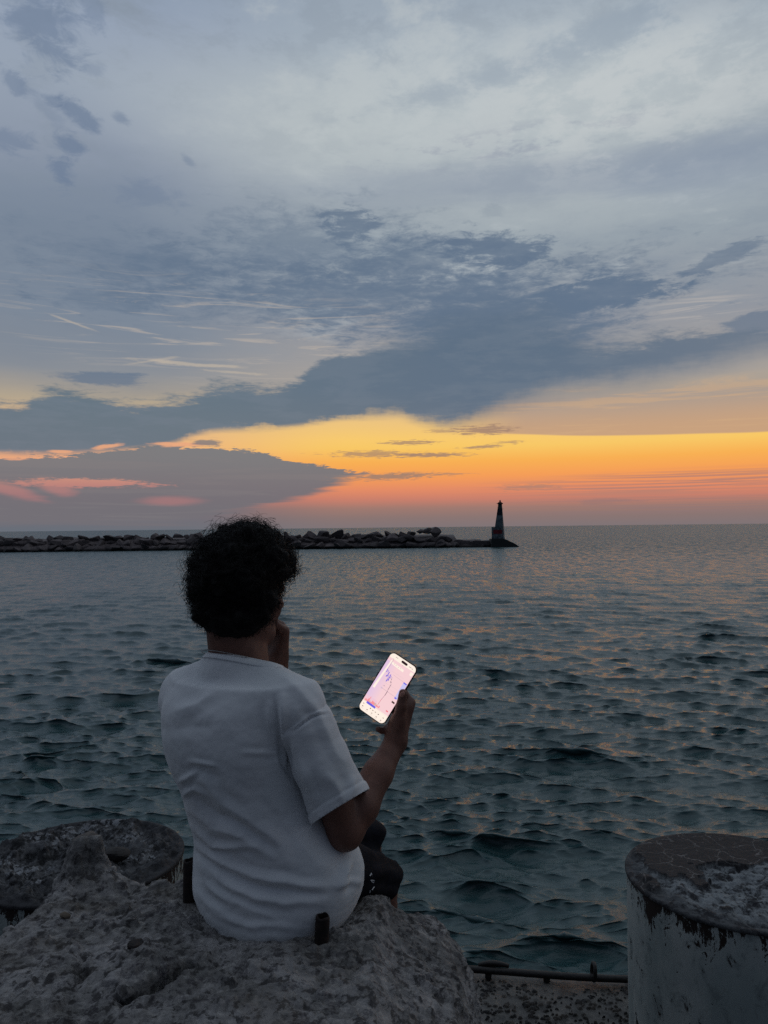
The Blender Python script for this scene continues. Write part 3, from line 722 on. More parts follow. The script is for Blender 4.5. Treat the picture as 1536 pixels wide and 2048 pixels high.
o = link('shackle', poly_mesh('shackle', *tube_np(ring, .0065, 8, True)), m_black, smooth=True); tag(o, 'small dark shackle ring hooked round the quay edge rail', 'shackle')
for (x0, x1, nm) in ((.30, .40, 'dark flattened tube end lying on the rail beside the concrete block'), (.845, .93, 'dark flattened tube end lying on the rail beside the right bollard')):
    pts = [(x, edgeY(x) + .016, .034 + .006 * math.sin((x - x0) / (x1 - x0) * PI)) for x in np.linspace(x0, x1, 12)]
    o = link('tube_end', poly_mesh('tube_end', *tube_np(pts, [.006 + .004 * math.sin(k / 11 * PI) for k in range(12)], 10)), m_black, smooth=True); tag(o, nm, 'tube')
# ------------------------------------------------------------------ the breakwater, boulder by boulder
def make_breakwater():
    rng = np.random.default_rng(44)
    def b(g, p, co):
        inf = g.n('ShaderNodeObjectInfo'); rv = E(g, inf.outputs['Random'])
        n = g.noise(co, 2.2, 6, .65); x, y, z = sepxyz(g, co)
        c = g.mix(rv, lin((74, 67, 68)), lin((112, 101, 100)))
        c = g.mix(g.step(n, .5, .65) * .5, c, lin((64, 58, 58)))
        tcn = g.n('ShaderNodeNewGeometry'); wx, wy, wz = sepxyz(g, E(g, tcn.outputs['Position']))
        c = g.mix(g.step(wz + (n - .5) * .3, SEA + .45, SEA + .18), c, lin((20, 20, 20)))      # wet weed line
        g.put(p.inputs['Base Color'], c); bump(g, p, n, .12)
    m = mat('boulder_granite', b, Roughness=.9)
    kinds = []
    for k in range(14):
        s = (rng.uniform(1.15, 1.7), rng.uniform(.9, 1.2), rng.uniform(.60, .85)); me = rock_mesh(100 + k, s, 1, 12, 3, (.40, .66), .025); me.materials.append(m); kinds.append(me)
    def X_of(px): return PZ(px, 1098, SEA).x
    # core mound that the boulders lie on
    xs = np.linspace(-63.5, X_of(985), 160); prof = [(-3.4, -1.0), (-2.4, .55), (-.9, 1.5), (1.6, 1.9), (4.8, -1.0)]
    V = []
    for i, x in enumerate(xs):
        Yc = 113.5; low = .55 if x > X_of(925) else 1.0
        for dy, dz in prof: V.append((x, Yc + dy + .2 * vnoise(np.array([x * .7]), np.array([dy * 1.0]), 3)[0], SEA + dz * low + .3 * vnoise(np.array([x * .6]), np.array([dy * 3.0]), 5)[0]))
    me = mesh_np('core', np.array(V), grid_faces(len(xs), len(prof)))
    o = link('breakwater_core', me, m); tag(o, 'low dark rubble core under the heaped boulders of the breakwater', 'breakwater')
    G_ = 'boulders heaped along the breakwater'
    names = ['dark', 'pale', 'flat', 'upright', 'wedge-shaped', 'squat', 'blocky', 'long']
    seen = set()
    def place(px, row):
        if px < 370: return '%s row, %s of stretch left of head' % (row, ['far left end', 'left quarter', 'middle', 'right quarter', 'right end'][max(0, min(4, int(px / 74)))])
        if px < 600: return '%s row behind the curly hair' % row
        if px < 815: return '%s row right of the hair, %s' % (row, ['near it', 'halfway along', 'before the high heap'][min(2, int((px - 600) / 72))])
        return '%s row of the high heap, %s' % (row, ['at its left', 'at its peak', 'at its right end'][min(2, int((px - 815) / 38))])
    def put(x, y, z, s, row):
        px = 768 + x / y * FPX
        q = place(px, row); k = rng.integers(len(kinds)); me = kinds[k]; d = [v.co for v in me.vertices]; ex = [max(v[i] for v in d) - min(v[i] for v in d) for i in range(3)]
        o = bpy.data.objects.new('boulder', me); C.objects.link(o)
        o.location = (x, y, z); o.scale = (s, s, s * rng.uniform(.9, 1.1)); o.rotation_euler = (rng.normal(0, .35), rng.normal(0, .30), rng.choice([0, PI]) + rng.normal(0, .5))
        size = 'large' if s > 1.05 else ('small' if s < .82 else 'medium'); shp = 'long' if ex[0] > 2.75 else ('squat' if ex[2] < 1.25 else 'blocky')
        tag(o, '%s %s boulder, %s' % (size, shp, q), 'boulder', G_)
    xe = X_of(922)
    x = -62.0
    while x < xe + .6: put(x, 111.0 + rng.normal(0, .15), SEA + .30 + rng.normal(0, .08), rng.uniform(.70, 1.05), 'waterline'); x += rng.uniform(.95, 1.55)
    x = -62.4
    while x < xe - .2: put(x, 111.9 + rng.normal(0, .15), SEA + 1.15 + rng.normal(0, .10), rng.uniform(.65, 1.05), 'middle'); x += rng.uniform(.95, 1.5)
    x = -62.0
    while x < xe - 1.6:
        px = 768 + x / 113 * FPX; hi = .45 * sstep(px, 800, 850)
        put(x, 112.9 + rng.normal(0, .2), SEA + 1.72 + hi + .16 * sstep(px, 100, 500) + rng.normal(0, .13), rng.uniform(.55, .9), 'top'); x += rng.uniform(.9, 1.5)
    byl = {}
    for o in [o for o in bpy.data.objects if o.name.startswith('boulder')]: byl.setdefault(o['label'], []).append(o)
    words = ['leftmost', 'second from left', 'third from left', 'fourth from left', 'fifth from left', 'sixth from left', 'seventh from left', 'eighth from left', 'ninth from left']
    for l, os_ in byl.items():
        if len(os_) > 1:
            for k, o in enumerate(sorted(os_, key=lambda o: o.location.x)): o['label'] = l + ', ' + words[min(k, 8)]
    # flat slabs leading to the beacon
    for k, (pa, pb, h) in enumerate([(920, 957, 1.05), (952, 1002, .90)]):
        xa, xb = X_of(pa), X_of(pb); bm = bmesh.new()
        bmesh.ops.create_cube(bm, size=1, matrix=Matrix.Translation(((xa + xb) / 2, 112.2, SEA + h / 2 - .3)) @ Matrix.Diagonal((xb - xa, 2.2, h + .6, 1)))
        bmesh.ops.bevel(bm, geom=bm.edges[:], offset=.16, segments=2, affect='EDGES'); bmesh.ops.subdivide_edges(bm, edges=bm.edges[:], cuts=2, use_grid_fill=True)
        for v in bm.verts: v.co += Vector((vnoise(np.array([v.co.x]), np.array([v.co.z * 2]), 3)[0], 0, vnoise(np.array([v.co.x * 1.3]), np.array([v.co.y]), 8)[0])) * .28
        o = bm_obj('slab', bm, m); tag(o, 'low flat dark slab of the breakwater, %s' % ('next to the last boulders' if k == 0 else 'up against the foot of the beacon'), 'slab')
make_breakwater()

def make_beacon():
    Yb = 111.5; k = Yb / FPX
    c = P(996.5, 1078, Yb); z0 = c.z; bx = c.x
    root = empty('beacon_tower', (bx, Yb, z0)); tag(root, 'tapering square stone beacon tower with red paint patch standing on the breakwater tip', 'beacon')
    def paint(g, p, co):
        x, y, z = sepxyz(g, co); n = g.noise(co, 1.6, 6, .65, .4); n2 = g.noise(co, 5, 5, .7, .6)
        c = g.mix(g.step(n, .4, .62), lin((62, 76, 84)), lin((98, 112, 118)))
        c = g.mix(g.step(z, 3.35, 3.5) * g.step(z, 4.55, 4.45), c, lin((26, 34, 44)))
        c = g.mix(g.step(z, 4.5, 4.56), c, lin((46, 62, 60)))
        c = g.mix(g.step(n2, .52, .62) * g.step(z, 1.75, 1.5) * .8, c, lin((150, 150, 158)))
        c = g.mix(g.step(n2, .48, .38) * g.step(z, 2.6, 1.8) * .7, c, lin((40, 54, 52)))
        red = g.step(z + (n2 - .5) * .3, .72, .78) * g.step(z + (n - .5) * .3, 1.36, 1.30) * g.step(x + (n - .5) * .5, -.85, -.78) * g.step(x, .50, .42)
        c = g.mix(red, c, g.mix(g.step(n2, .50, .56), lin((120, 36, 46)), lin((86, 30, 36))))
        c = g.mix(g.step(g.m('FRACT', z * 2.4), .93, .98) * .35, c, lin((30, 34, 36)))
        g.put(p.inputs['Base Color'], c); bump(g, p, n2, .05)
    m = mat('graffitied_masonry', paint, Roughness=.9)
    md = mat('dark_masonry', lambda g, p, co: g.put(p.inputs['Base Color'], g.mix(g.noise(co, 3, 4), lin((34, 36, 38)), lin((56, 58, 58)))), Roughness=.9)
    mi = mat('beacon_iron', None, Base_Color=lin((30, 26, 26)), Roughness=.7)
    def frus(w0, w1, za, zb, rz, ox=0.0, oy=0.0, sx=0.0):
        bm = bmesh.new(); vs = []
        for w, z, sh in ((w0, za, 0), (w1, zb, sx)):
            for a in range(4):
                t = rz + PI / 4 + a * PI / 2; vs.append(bm.verts.new((ox + sh + w * math.cos(t), oy + w * math.sin(t), z)))
        for a in range(4): bm.faces.new((vs[a], vs[(a + 1) % 4], vs[4 + (a + 1) % 4], vs[4 + a]))
        bm.faces.new(vs[:4][::-1]); bm.faces.new(vs[4:]); return bm
    def part(nm, bm, mt, parent=root, bev=.03):
        if bev: bmesh.ops.bevel(bm, geom=bm.edges[:], offset=bev, segments=2, affect='EDGES')
        o = bm_obj(nm, bm, mt); o.parent = parent; return o
    rz = -.30
    part('shaft', frus(1.06, .34, -.1, 5.05, rz, .10, 0, .24), m)
    part('annex', frus(.74, .70, -.1, 1.75, rz, -.42, -.35), m)
    part('parapet', frus(.50, .52, 5.05, 5.22, rz, .34, 0), md)
    part('railing', frus(.36, .30, 5.22, 5.34, rz, .34, 0), mi, bev=.01)
    bm = lathe([(.07, 0), (.12, .05), (.12, .2), (.08, .27), (.02, .30)], 14); o = bm_obj('lantern', bm, mat('red_lantern_glass', None, Base_Color=lin((140, 24, 20)), Roughness=.3), root); o.matrix_parent_inverse = Matrix(); o.location = (.34, 0, 5.34)
    bm = bmesh.new()                                              # rungs joined by a stile up the left side
    def lx(z): return -.52 + (z / 5.05) * .585
    for i in range(17):
        z = 1.5 + i * .22; bmesh.ops.create_cube(bm, size=1, matrix=Matrix.Translation((lx(z), -.15 - .1 * (1 - z / 5), z)) @ Matrix.Diagonal((.16, .16, .045, 1)))
    st = bmesh.ops.create_cube(bm, size=1)['verts']
    for v in st:
        z = 1.45 if v.co.z < 0 else 5.05; v.co = Vector((lx(z) + .04 + v.co.x * .05, -.15 - .1 * (1 - z / 5) + v.co.y * .05, z))
    part('ladder', bm, mi, bev=0)
    for (z, x0, x1) in ((5.16, -.22, .0), (4.35, .55, .82)):
        bm = bmesh.new(); bmesh.ops.create_cube(bm, size=1, matrix=Matrix.Translation(((x0 + x1) / 2, -.1, z)) @ Matrix.Diagonal((x1 - x0, .05, .04, 1))); part('iron_arm', bm, mi, bev=0)
    # foot: a dark concrete cap sloping away to the right into the sea
    pl = [(-1.2, -1.6), (-1.2, -.02), (-1.05, .06), (.55, .06), (1.3, -.22), (2.2, -.70), (2.95, -1.25), (3.2, -1.6)]
    bm = bmesh.new(); A = [bm.verts.new((x, -1.5, z)) for x, z in pl]; B = [bm.verts.new((x * .92, 1.6, z)) for x, z in pl]; n = len(pl)
    for i in range(n): bm.faces.new((A[i], A[(i + 1) % n], B[(i + 1) % n], B[i]))
    bm.faces.new(A[::-1]); bm.faces.new(B)
    bmesh.ops.subdivide_edges(bm, edges=bm.edges[:], cuts=3, use_grid_fill=True)
    for v in bm.verts:
        v.co.z += .10 * vnoise(np.array([v.co.x * 2]), np.array([v.co.y * 2]), 4)[0]
    o = bm_obj('sloping_footing', bm, md); o.location = (bx, Yb, z0)
    tag(o, 'dark sloping concrete foot under the beacon at the tip of the breakwater', 'footing')
make_beacon()
# ------------------------------------------------------------------ blended solids -> one continuous mesh
class Solid:
    def __init__(s): s.p = []
    def cone(s, a, b, ra, rb, k=.012, flat=None):
        s.p.append(('c', np.array(a[:], float), np.array(b[:], float), ra, rb, k, flat)); return s
    def chain(s, pts, rad, k=.006):
        for i in range(len(pts) - 1): s.cone(pts[i], pts[i + 1], rad[i], rad[i + 1], k)
        return s
    def ell(s, c, M, r, k=.015):            # M: rows are the axes
        s.p.append(('e', np.array(c[:], float), np.array(M, float), np.array(r, float), 0, k, None)); return s
    def cut(s, c, r, k=.01): s.p.append(('x', np.array(c[:], float), None, r, 0, k, None)); return s
    def fn(s, f, lo, hi, k=.02): s.p.append(('f', np.array(lo, float), np.array(hi, float), f, 0, k, None)); return s
    def box(s, q):
        t = q[0]
        if t == 'c': R = max(q[3], q[4]); return np.minimum(q[1], q[2]) - R, np.maximum(q[1], q[2]) + R
        if t == 'e': R = q[3].max(); return q[1] - R, q[1] + R
        if t == 'x': return q[1] - q[3], q[1] + q[3]
        return q[1], q[2]
    def one(s, q, X):
        t = q[0]
        if t == 'c':
            a, b, ra, rb = q[1:5]; ab = b - a; L = max(ab @ ab, 1e-12); h = np.clip(((X - a) @ ab) / L, 0, 1)
            D = X - a - h[:, None] * ab
            if q[6] is not None:                # flattened along a direction
                n, f = q[6]; D = D + (D @ n)[:, None] * n * (f - 1)
            return np.sqrt((D * D).sum(1)) - (ra + (rb - ra) * h)
        if t == 'e':
            L = (X - q[1]) @ q[2].T; k0 = np.linalg.norm(L / q[3], axis=1); k1 = np.linalg.norm(L / q[3] ** 2, axis=1) + 1e-9
            return k0 * (k0 - 1) / k1
        if t == 'x': return q[3] - np.linalg.norm(X - q[1], axis=1)
        return q[3](X)
    def mesh(s, name, h):
        bx = [s.box(q) for q in s.p]
        lo = np.min([b[0] for b, q in zip(bx, s.p) if q[0] != 'x'], 0) - 4 * h; hi = np.max([b[1] for b, q in zip(bx, s.p) if q[0] != 'x'], 0) + 4 * h
        B = 8; bs = B * h; nb = np.ceil((hi - lo) / bs).astype(int)
        act = np.zeros(nb, bool); ctr = [lo[i] + (np.arange(nb[i]) + .5) * bs for i in range(3)]
        rad = bs * .87
        # coarse field on block centres
        cc = np.stack(np.meshgrid(*ctr, indexing='ij'), -1).reshape(-1, 3)
        D = np.full(len(cc), 9.0)
        for q, (a, b) in zip(s.p, bx):
            m = np.all((cc > a - .10) & (cc < b + .10), 1)
            if not m.any(): continue
            d = s.one(q, cc[m]); k = q[5]; o = D[m]
            if q[0] == 'x': hh = np.clip(.5 + .5 * (d - o) / k, 0, 1); D[m] = o * (1 - hh) + d * hh + k * hh * (1 - hh)
            else: hh = np.clip(.5 + .5 * (o - d) / k, 0, 1); D[m] = o * (1 - hh) + d * hh - k * hh * (1 - hh)
        idx = np.argwhere((np.abs(D) < rad * 1.5).reshape(nb))
        g = np.arange(B + 1); gg = np.stack(np.meshgrid(g, g, g, indexing='ij'), -1)          # 9x9x9
        gi = idx[:, None, None, None, :] * B + gg[None]                                        # grid index
        X = (lo + gi * h); nbk = len(idx); X = X.reshape(nbk, -1, 3)
        F = np.full((nbk, X.shape[1]), 9.0)
        bc = lo + (idx + .5) * bs
        for q, (a, b) in zip(s.p, bx):
            mrg = q[5] + bs * .5 + 2 * h
            m = np.where(np.all((bc > a - mrg) & (bc < b + mrg), 1))[0]
            if not len(m): continue
            d = s.one(q, X[m].reshape(-1, 3)).reshape(len(m), -1); k = q[5]; o = F[m]
            if q[0] == 'x': hh = np.clip(.5 + .5 * (d - o) / k, 0, 1); F[m] = o * (1 - hh) + d * hh + k * hh * (1 - hh)
            else: hh = np.clip(.5 + .5 * (o - d) / k, 0, 1); F[m] = o * (1 - hh) + d * hh - k * hh * (1 - hh)
        F = F.reshape(nbk, B + 1, B + 1, B + 1); S = F < 0
        N = nb * B + 1
        def cid(i): return (i[..., 0] * N[1] + i[..., 1]) * N[2] + i[..., 2]
        acc = np.zeros((nbk, B, B, B, 3)); cnt = np.zeros((nbk, B, B, B))
        sl = lambda o: slice(o, o + B)
        quads = []
        cell0 = gi[:, :B, :B, :B]
        for ax in range(3):
            u, v = [i for i in range(3) if i != ax]
            for du in (0, 1):
                for dv in (0, 1):
                    o0 = [0, 0, 0]; o0[u] = du; o0[v] = dv; o1 = list(o0); o1[ax] = 1
                    fa = F[:, sl(o0[0]), sl(o0[1]), sl(o0[2])]; fb = F[:, sl(o1[0]), sl(o1[1]), sl(o1[2])]
                    c = (fa < 0) != (fb < 0); t = np.where(c, fa / (fa - fb + 1e-20), 0)
                    pos = np.zeros(acc.shape); pos[..., u] = du; pos[..., v] = dv; pos[..., ax] = t
                    acc += pos * c[..., None]; cnt += c
                    if du == 0 and dv == 0:
                        w = np.argwhere(c); base = cell0[w[:, 0], w[:, 1], w[:, 2], w[:, 3]]; inside = (fa < 0)[c]
                        q4 = []
                        for (a_, b_) in ((0, 0), (-1, 0), (-1, -1), (0, -1)):
                            k = base.copy(); k[:, u] += a_; k[:, v] += b_; q4.append(cid(k))
                        q4 = np.stack(q4, 1); flip = inside if ax != 1 else ~inside
                        q4[flip] = q4[flip][:, ::-1]; quads.append(q4)
        has = cnt > 0; ids = cid(cell0)[has]; pos = lo + (cell0[has] + acc[has] / cnt[has][:, None]) * h
        o = np.argsort(ids); ids = ids[o]; pos = pos[o]
        Q = np.concatenate(quads); j = np.searchsorted(ids, Q); j = np.clip(j, 0, len(ids) - 1)
        ok = np.all(ids[j] == Q, 1); j = j[ok][:, ::-1]
        return pos, j
def relax(V, F, n=2, f=.5):
    E_ = np.concatenate([F[:, [0, 1]], F[:, [1, 2]], F[:, [2, 3]], F[:, [3, 0]]]); E_ = np.concatenate([E_, E_[:, ::-1]])
    for _ in range(n):
        S = np.zeros_like(V); c = np.zeros(len(V)); np.add.at(S, E_[:, 0], V[E_[:, 1]]); np.add.at(c, E_[:, 0], 1)
        V = V * (1 - f) + f * S / np.maximum(c, 1)[:, None]
    return V
def project(V):                       # world points -> photo pixels
    d = V - np.array(CAM); a = d @ np.array(fw); return 768 + d @ np.array(rt) / a * FPX, 1024 - d @ np.array(up) / a * FPX
# ------------------------------------------------------------------ the young man
FB = np.array([.454, .891, 0]); RB = np.array([.891, -.454, 0])       # body: forward, right
yw = math.radians(47); FH = np.array([math.sin(yw), math.cos(yw), 0]); RH = np.array([math.cos(yw), -math.sin(yw), 0])
tilt = math.radians(8); UPZ = np.array([0, 0, 1.])
UH = UPZ * math.cos(tilt) + FH * math.sin(tilt); FH2 = FH * math.cos(tilt) - UPZ * math.sin(tilt)
def A_(p): return np.array(p[:], float)
def PP(x, y, Y): return A_(P(x, y, Y))
H = PP(484, 1178, 1.80)
def hd(r, f, u): return H + RH * r + FH2 * f + UH * u
hipR = np.array([-.190, 1.800, .712]); hipL = np.array([-.330, 1.868, .712])
kneeR = np.array([-.034, 2.055, .558]); kneeL = np.array([-.078, 2.12, .632])
ankR = np.array([.020, 2.16, .10]); ankL = np.array([-.03, 2.27, .10])
C7 = PP(478, 1345, 1.79)
shR = PP(606, 1418, 1.69); elR = PP(690, 1664, 1.735); wrR = PP(789, 1488, 1.862)
shL = PP(360, 1405, 1.865); elL = np.array([-.37, 2.04, .91]); wrL = PP(554, 1334, 1.95)

# phone frame: V right, U up, N out of the screen
PC = PP(776, 1376, 1.87); PV = np.array([.82, -.26, -.51]); PU = np.array([.534, 0, .845]); PN = np.cross(PV, PU)
if PN[1] > 0: PN = -PN
PU = PU / np.linalg.norm(PU); PV = PV - PU * (PV @ PU); PV /= np.linalg.norm(PV); PN = np.cross(PV, PU); PN = PN if PN[1] < 0 else -PN
def ph(v, u, n): return PC + (PV * v + PU * u + PN * n) * .001

def make_body(root):
    s = Solid()
    # trunk
    pel = (hipR + hipL) / 2
    s.cone(hipR, hipL, .088, .088, .03).cone(pel + UPZ * .03, np.array([-.290, 1.81, .90]), .085, .064, .03)
    s.cone(np.array([-.290, 1.82, .90]) - RB * .025, np.array([-.350, 1.775, 1.06]) - RB * .035, .062, .066, .05)
    s.cone(np.array([-.290, 1.82, .90]) + RB * .025, np.array([-.350, 1.775, 1.06]) + RB * .035, .062, .066, .05)
    s.cone(shR - UPZ * .03 - RB * .03, shL - UPZ * .03 + RB * .03, .040, .040, .03)
    s.cone(C7 - UPZ * .03, shR - RB * .035 - UPZ * .012, .044, .030, .03).cone(C7 - UPZ * .03, shL + RB * .035 - UPZ * .012, .044, .030, .03)
    # neck and head
    s.cone(C7 - UPZ * .02 + FB * .005, hd(0, -.020, -.075), .066, .058, .02)
    s.cone(C7 + FB * .045 - UPZ * .03, hd(0, .02, -.08), .045, .045, .02)
    M = np.stack([RH, FH2, UH])
    s.ell(hd(0, -.010, .025), M, (.077, .097, .092), .02)
    s.ell(hd(0, .030, -.035), M, (.062, .068, .085), .02)
    s.cone(hd(-.045, .02, -.075), hd(0, .078, -.098), .022, .020, .02).cone(hd(.045, .02, -.075), hd(0, .078, -.098), .022, .020, .02)
    s.cone(hd(-.032, .082, .012), hd(.032, .082, .012), .014, .014, .012)           # brow
    s.cone(hd(-.045, .066, -.025), hd(-.03, .078, -.045), .017, .014, .012).cone(hd(.045, .066, -.025), hd(.03, .078, -.045), .017, .014, .012)
    s.cone(hd(0, .096, .004), hd(0, .114, -.028), .007, .009, .008)                  # nose
    s.ell(hd(-.011, .104, -.034), M, (.008, .009, .007), .005).ell(hd(.011, .104, -.034), M, (.008, .009, .007), .005)
    s.cone(hd(-.018, .094, -.057), hd(.018, .094, -.057), .0055, .0055, .004).cone(hd(-.015, .094, -.068), hd(.015, .094, -.068), .0065, .0065, .004)
    for sg in (-1, 1):
        s.ell(hd(sg * .079, -.006, -.012), np.stack([RH, FH2, UH]), (.009, .018, .030), .006)
        s.cut(hd(sg * .031, .101, -.008), .0105, .010)
    # right arm, holding the phone
    s.chain([shR - RB * .022 - UPZ * .012, (shR * .45 + elR * .55), elR], (.032, .041, .0385), .012)
    mid = elR * .72 + wrR * .28
    s.chain([elR, mid, elR * .35 + wrR * .65, wrR], (.0385, .0425, .034, .0255), .015)
    W = ph(84, -104, -14)
    s.cone(wrR, W, .0255, .024, .012)
    K = dict(i=(61, -3, -25), m=(58, -25, -29), r=(54, -46, -31), p=(51, -66, -29))
    for k_, r_ in (('i', .0125), ('m', .0130), ('r', .0125), ('p', .0115)):
        s.cone(ph(82, -96, -17), ph(*K[k_]), .020, r_ + .001, .012)
    s.cone(ph(78, -84, -8), ph(61, -46, 3), .021, .0165, .012).cone(ph(66, -84, -10), ph(56, -56, -4), .017, .014, .012)                     # thenar
    s.cone(ph(62, -48, 0), ph(60, -14, -14), .013, .013, .012)
    s.chain([ph(61, -46, 4), ph(51, -14, 12), ph(39, 13, 15.5)], (.0150, .0128, .0100), .004)
    s.chain([ph(*K['i']), ph(28, 12, -29), ph(3, 15, -21), ph(-18, 15, -15)], (.0105, .0088, .0078, .0068), .003)
    s.chain([ph(*K['m']), ph(20, -13, -32), ph(-9, -9, -24), ph(-31, -8, -15.5)], (.0108, .0090, .0080, .0070), .003)
    s.chain([ph(*K['r']), ph(18, -37, -32), ph(-9, -33, -24), ph(-29, -31, -15)], (.0103, .0086, .0076, .0066), .003)
    s.chain([ph(*K['p']), ph(47, -84, -24), ph(40, -95, -10), ph(31, -95, 0)], (.0098, .0088, .0080, .0070), .003)
    # left arm, hand held against the mouth
    s.chain([shL + RB * .030 - UPZ * .012, shL * .4 + elL * .6, elL], (.030, .036, .036), .012)
    s.chain([elL, elL * .7 + wrL * .3, wrL], (.038, .041, .026), .015)
    up_ = np.array([.10, -.05, .99]); up_ /= np.linalg.norm(up_)
    inn = -FH; ac = RH                                                              # palm faces the mouth; little finger on the near side
    Kc = PP(557, 1256, 1.945)
    s.cone(wrL, wrL + up_ * .03 + inn * .004, .026, .024, .012)
    for j, (o, r_) in enumerate(((-.032, .0125), (-.011, .013), (.010, .0125), (.029, .0115))):
        kn = Kc + ac * o + up_ * (.006 - .010 * (j == 3) - .004 * (j == 0))
        s.cone(wrL + up_ * .025 + ac * o * .4, kn, .019, r_, .012)
        L1, L2, L3 = [(.042, .026, .020), (.046, .028, .021), (.042, .026, .020), (.034, .020, .018)][j]
        a = kn + (up_ * .55 + inn * .80) * L1; b = a + (inn * .75 - up_ * .65) * L2 * .9; c = b + (-up_ * .93 - inn * .3) * L3
        s.chain([kn, a, b, c], (r_ * .84, r_ * .70, r_ * .62, r_ * .54), .003)
    s.cone(wrL + up_ * .02 - ac * .01, Kc - ac * .040 - up_ * .035 + inn * .015, .020, .014, .012)
    s.chain([Kc - ac * .040 - up_ * .035 + inn * .015, Kc - ac * .045 + inn * .040, Kc - ac * .035 + inn * .060 + up_ * .018], (.0125, .0105, .0085), .004)
    # legs
    for hp, kn, an in ((hipR, kneeR, ankR), (hipL, kneeL, ankL)):
        s.chain([hp, hp * .5 + kn * .5, kn], (.080, .068, .057), .03)
        calf = kn * .68 + an * .32 - FB * .018
        s.chain([kn, calf, an], (.056, .054, .034), .02)
        heel = an - UPZ * .055 - FB * .03; toe = an - UPZ * .070 + FB * .15
        s.cone(an, heel, .034, .026, .015).cone(heel, toe, .028, .020, .015)
    V, F = s.mesh('body', .003); V = relax(V, F, 2, .5)
    me = mesh_np('body', V, F)
    def sk(g, p, co):
        n = g.noise(co, 30, 4, .6); n2 = g.noise(co, 260, 3, .6)
        g.put(p.inputs['Base Color'], g.mix(g.step(n, .35, .65), lin((104, 70, 58)), lin((120, 82, 68))))
        bump(g, p, n2, .0012, .6); g.put(p.inputs['Roughness'], .55)
        p.inputs['Subsurface Weight'].default_value = .08; p.inputs['Subsurface Radius'].default_value = (.012, .005, .003); p.inputs['Subsurface Scale'].default_value = 1.0
    m = mat('skin', sk); m_skin = m
    link('body', me, m, root, True)
    # nails on the hand with the phone (thumb), eyes
    for sg in (-1, 1):
        bm = bmesh.new(); bmesh.ops.create_uvsphere(bm, u_segments=20, v_segments=12, radius=.0105)
        def ey(g, p, co):
            q = g.n('ShaderNodeVectorMath', operation='DISTANCE'); g.put(q.inputs[0], co); q.inputs[1].default_value = tuple(FH2 * .0115)
            g.put(p.inputs['Base Color'], g.mix(g.step(E(g, q.outputs['Value']), .0052, .0058), lin((34, 20, 14)), lin((215, 208, 200))))
        e = bm_obj('eye', bm, mat('eye', ey, Roughness=.15), root, True); e.matrix_parent_inverse = root.matrix_world.inverted(); e.location = hd(sg * .031, .0790, -.008)
    bm = bmesh.new(); bmesh.ops.create_uvsphere(bm, u_segments=14, v_segments=8, radius=1)
    Mx = Matrix([[*(PV * .0055), 0], [*(PU * .0075), 0], [*(PN * .0022), 0], [0, 0, 0, 1]]).transposed()
    Mx.translation = Vector(ph(41, 11, 24.3)); bmesh.ops.transform(bm, matrix=Mx, verts=bm.verts[:])
    bm_obj('thumbnail', bm, mat('nail', None, Base_Color=lin((176, 128, 112)), Roughness=.35), root, True)
    return m

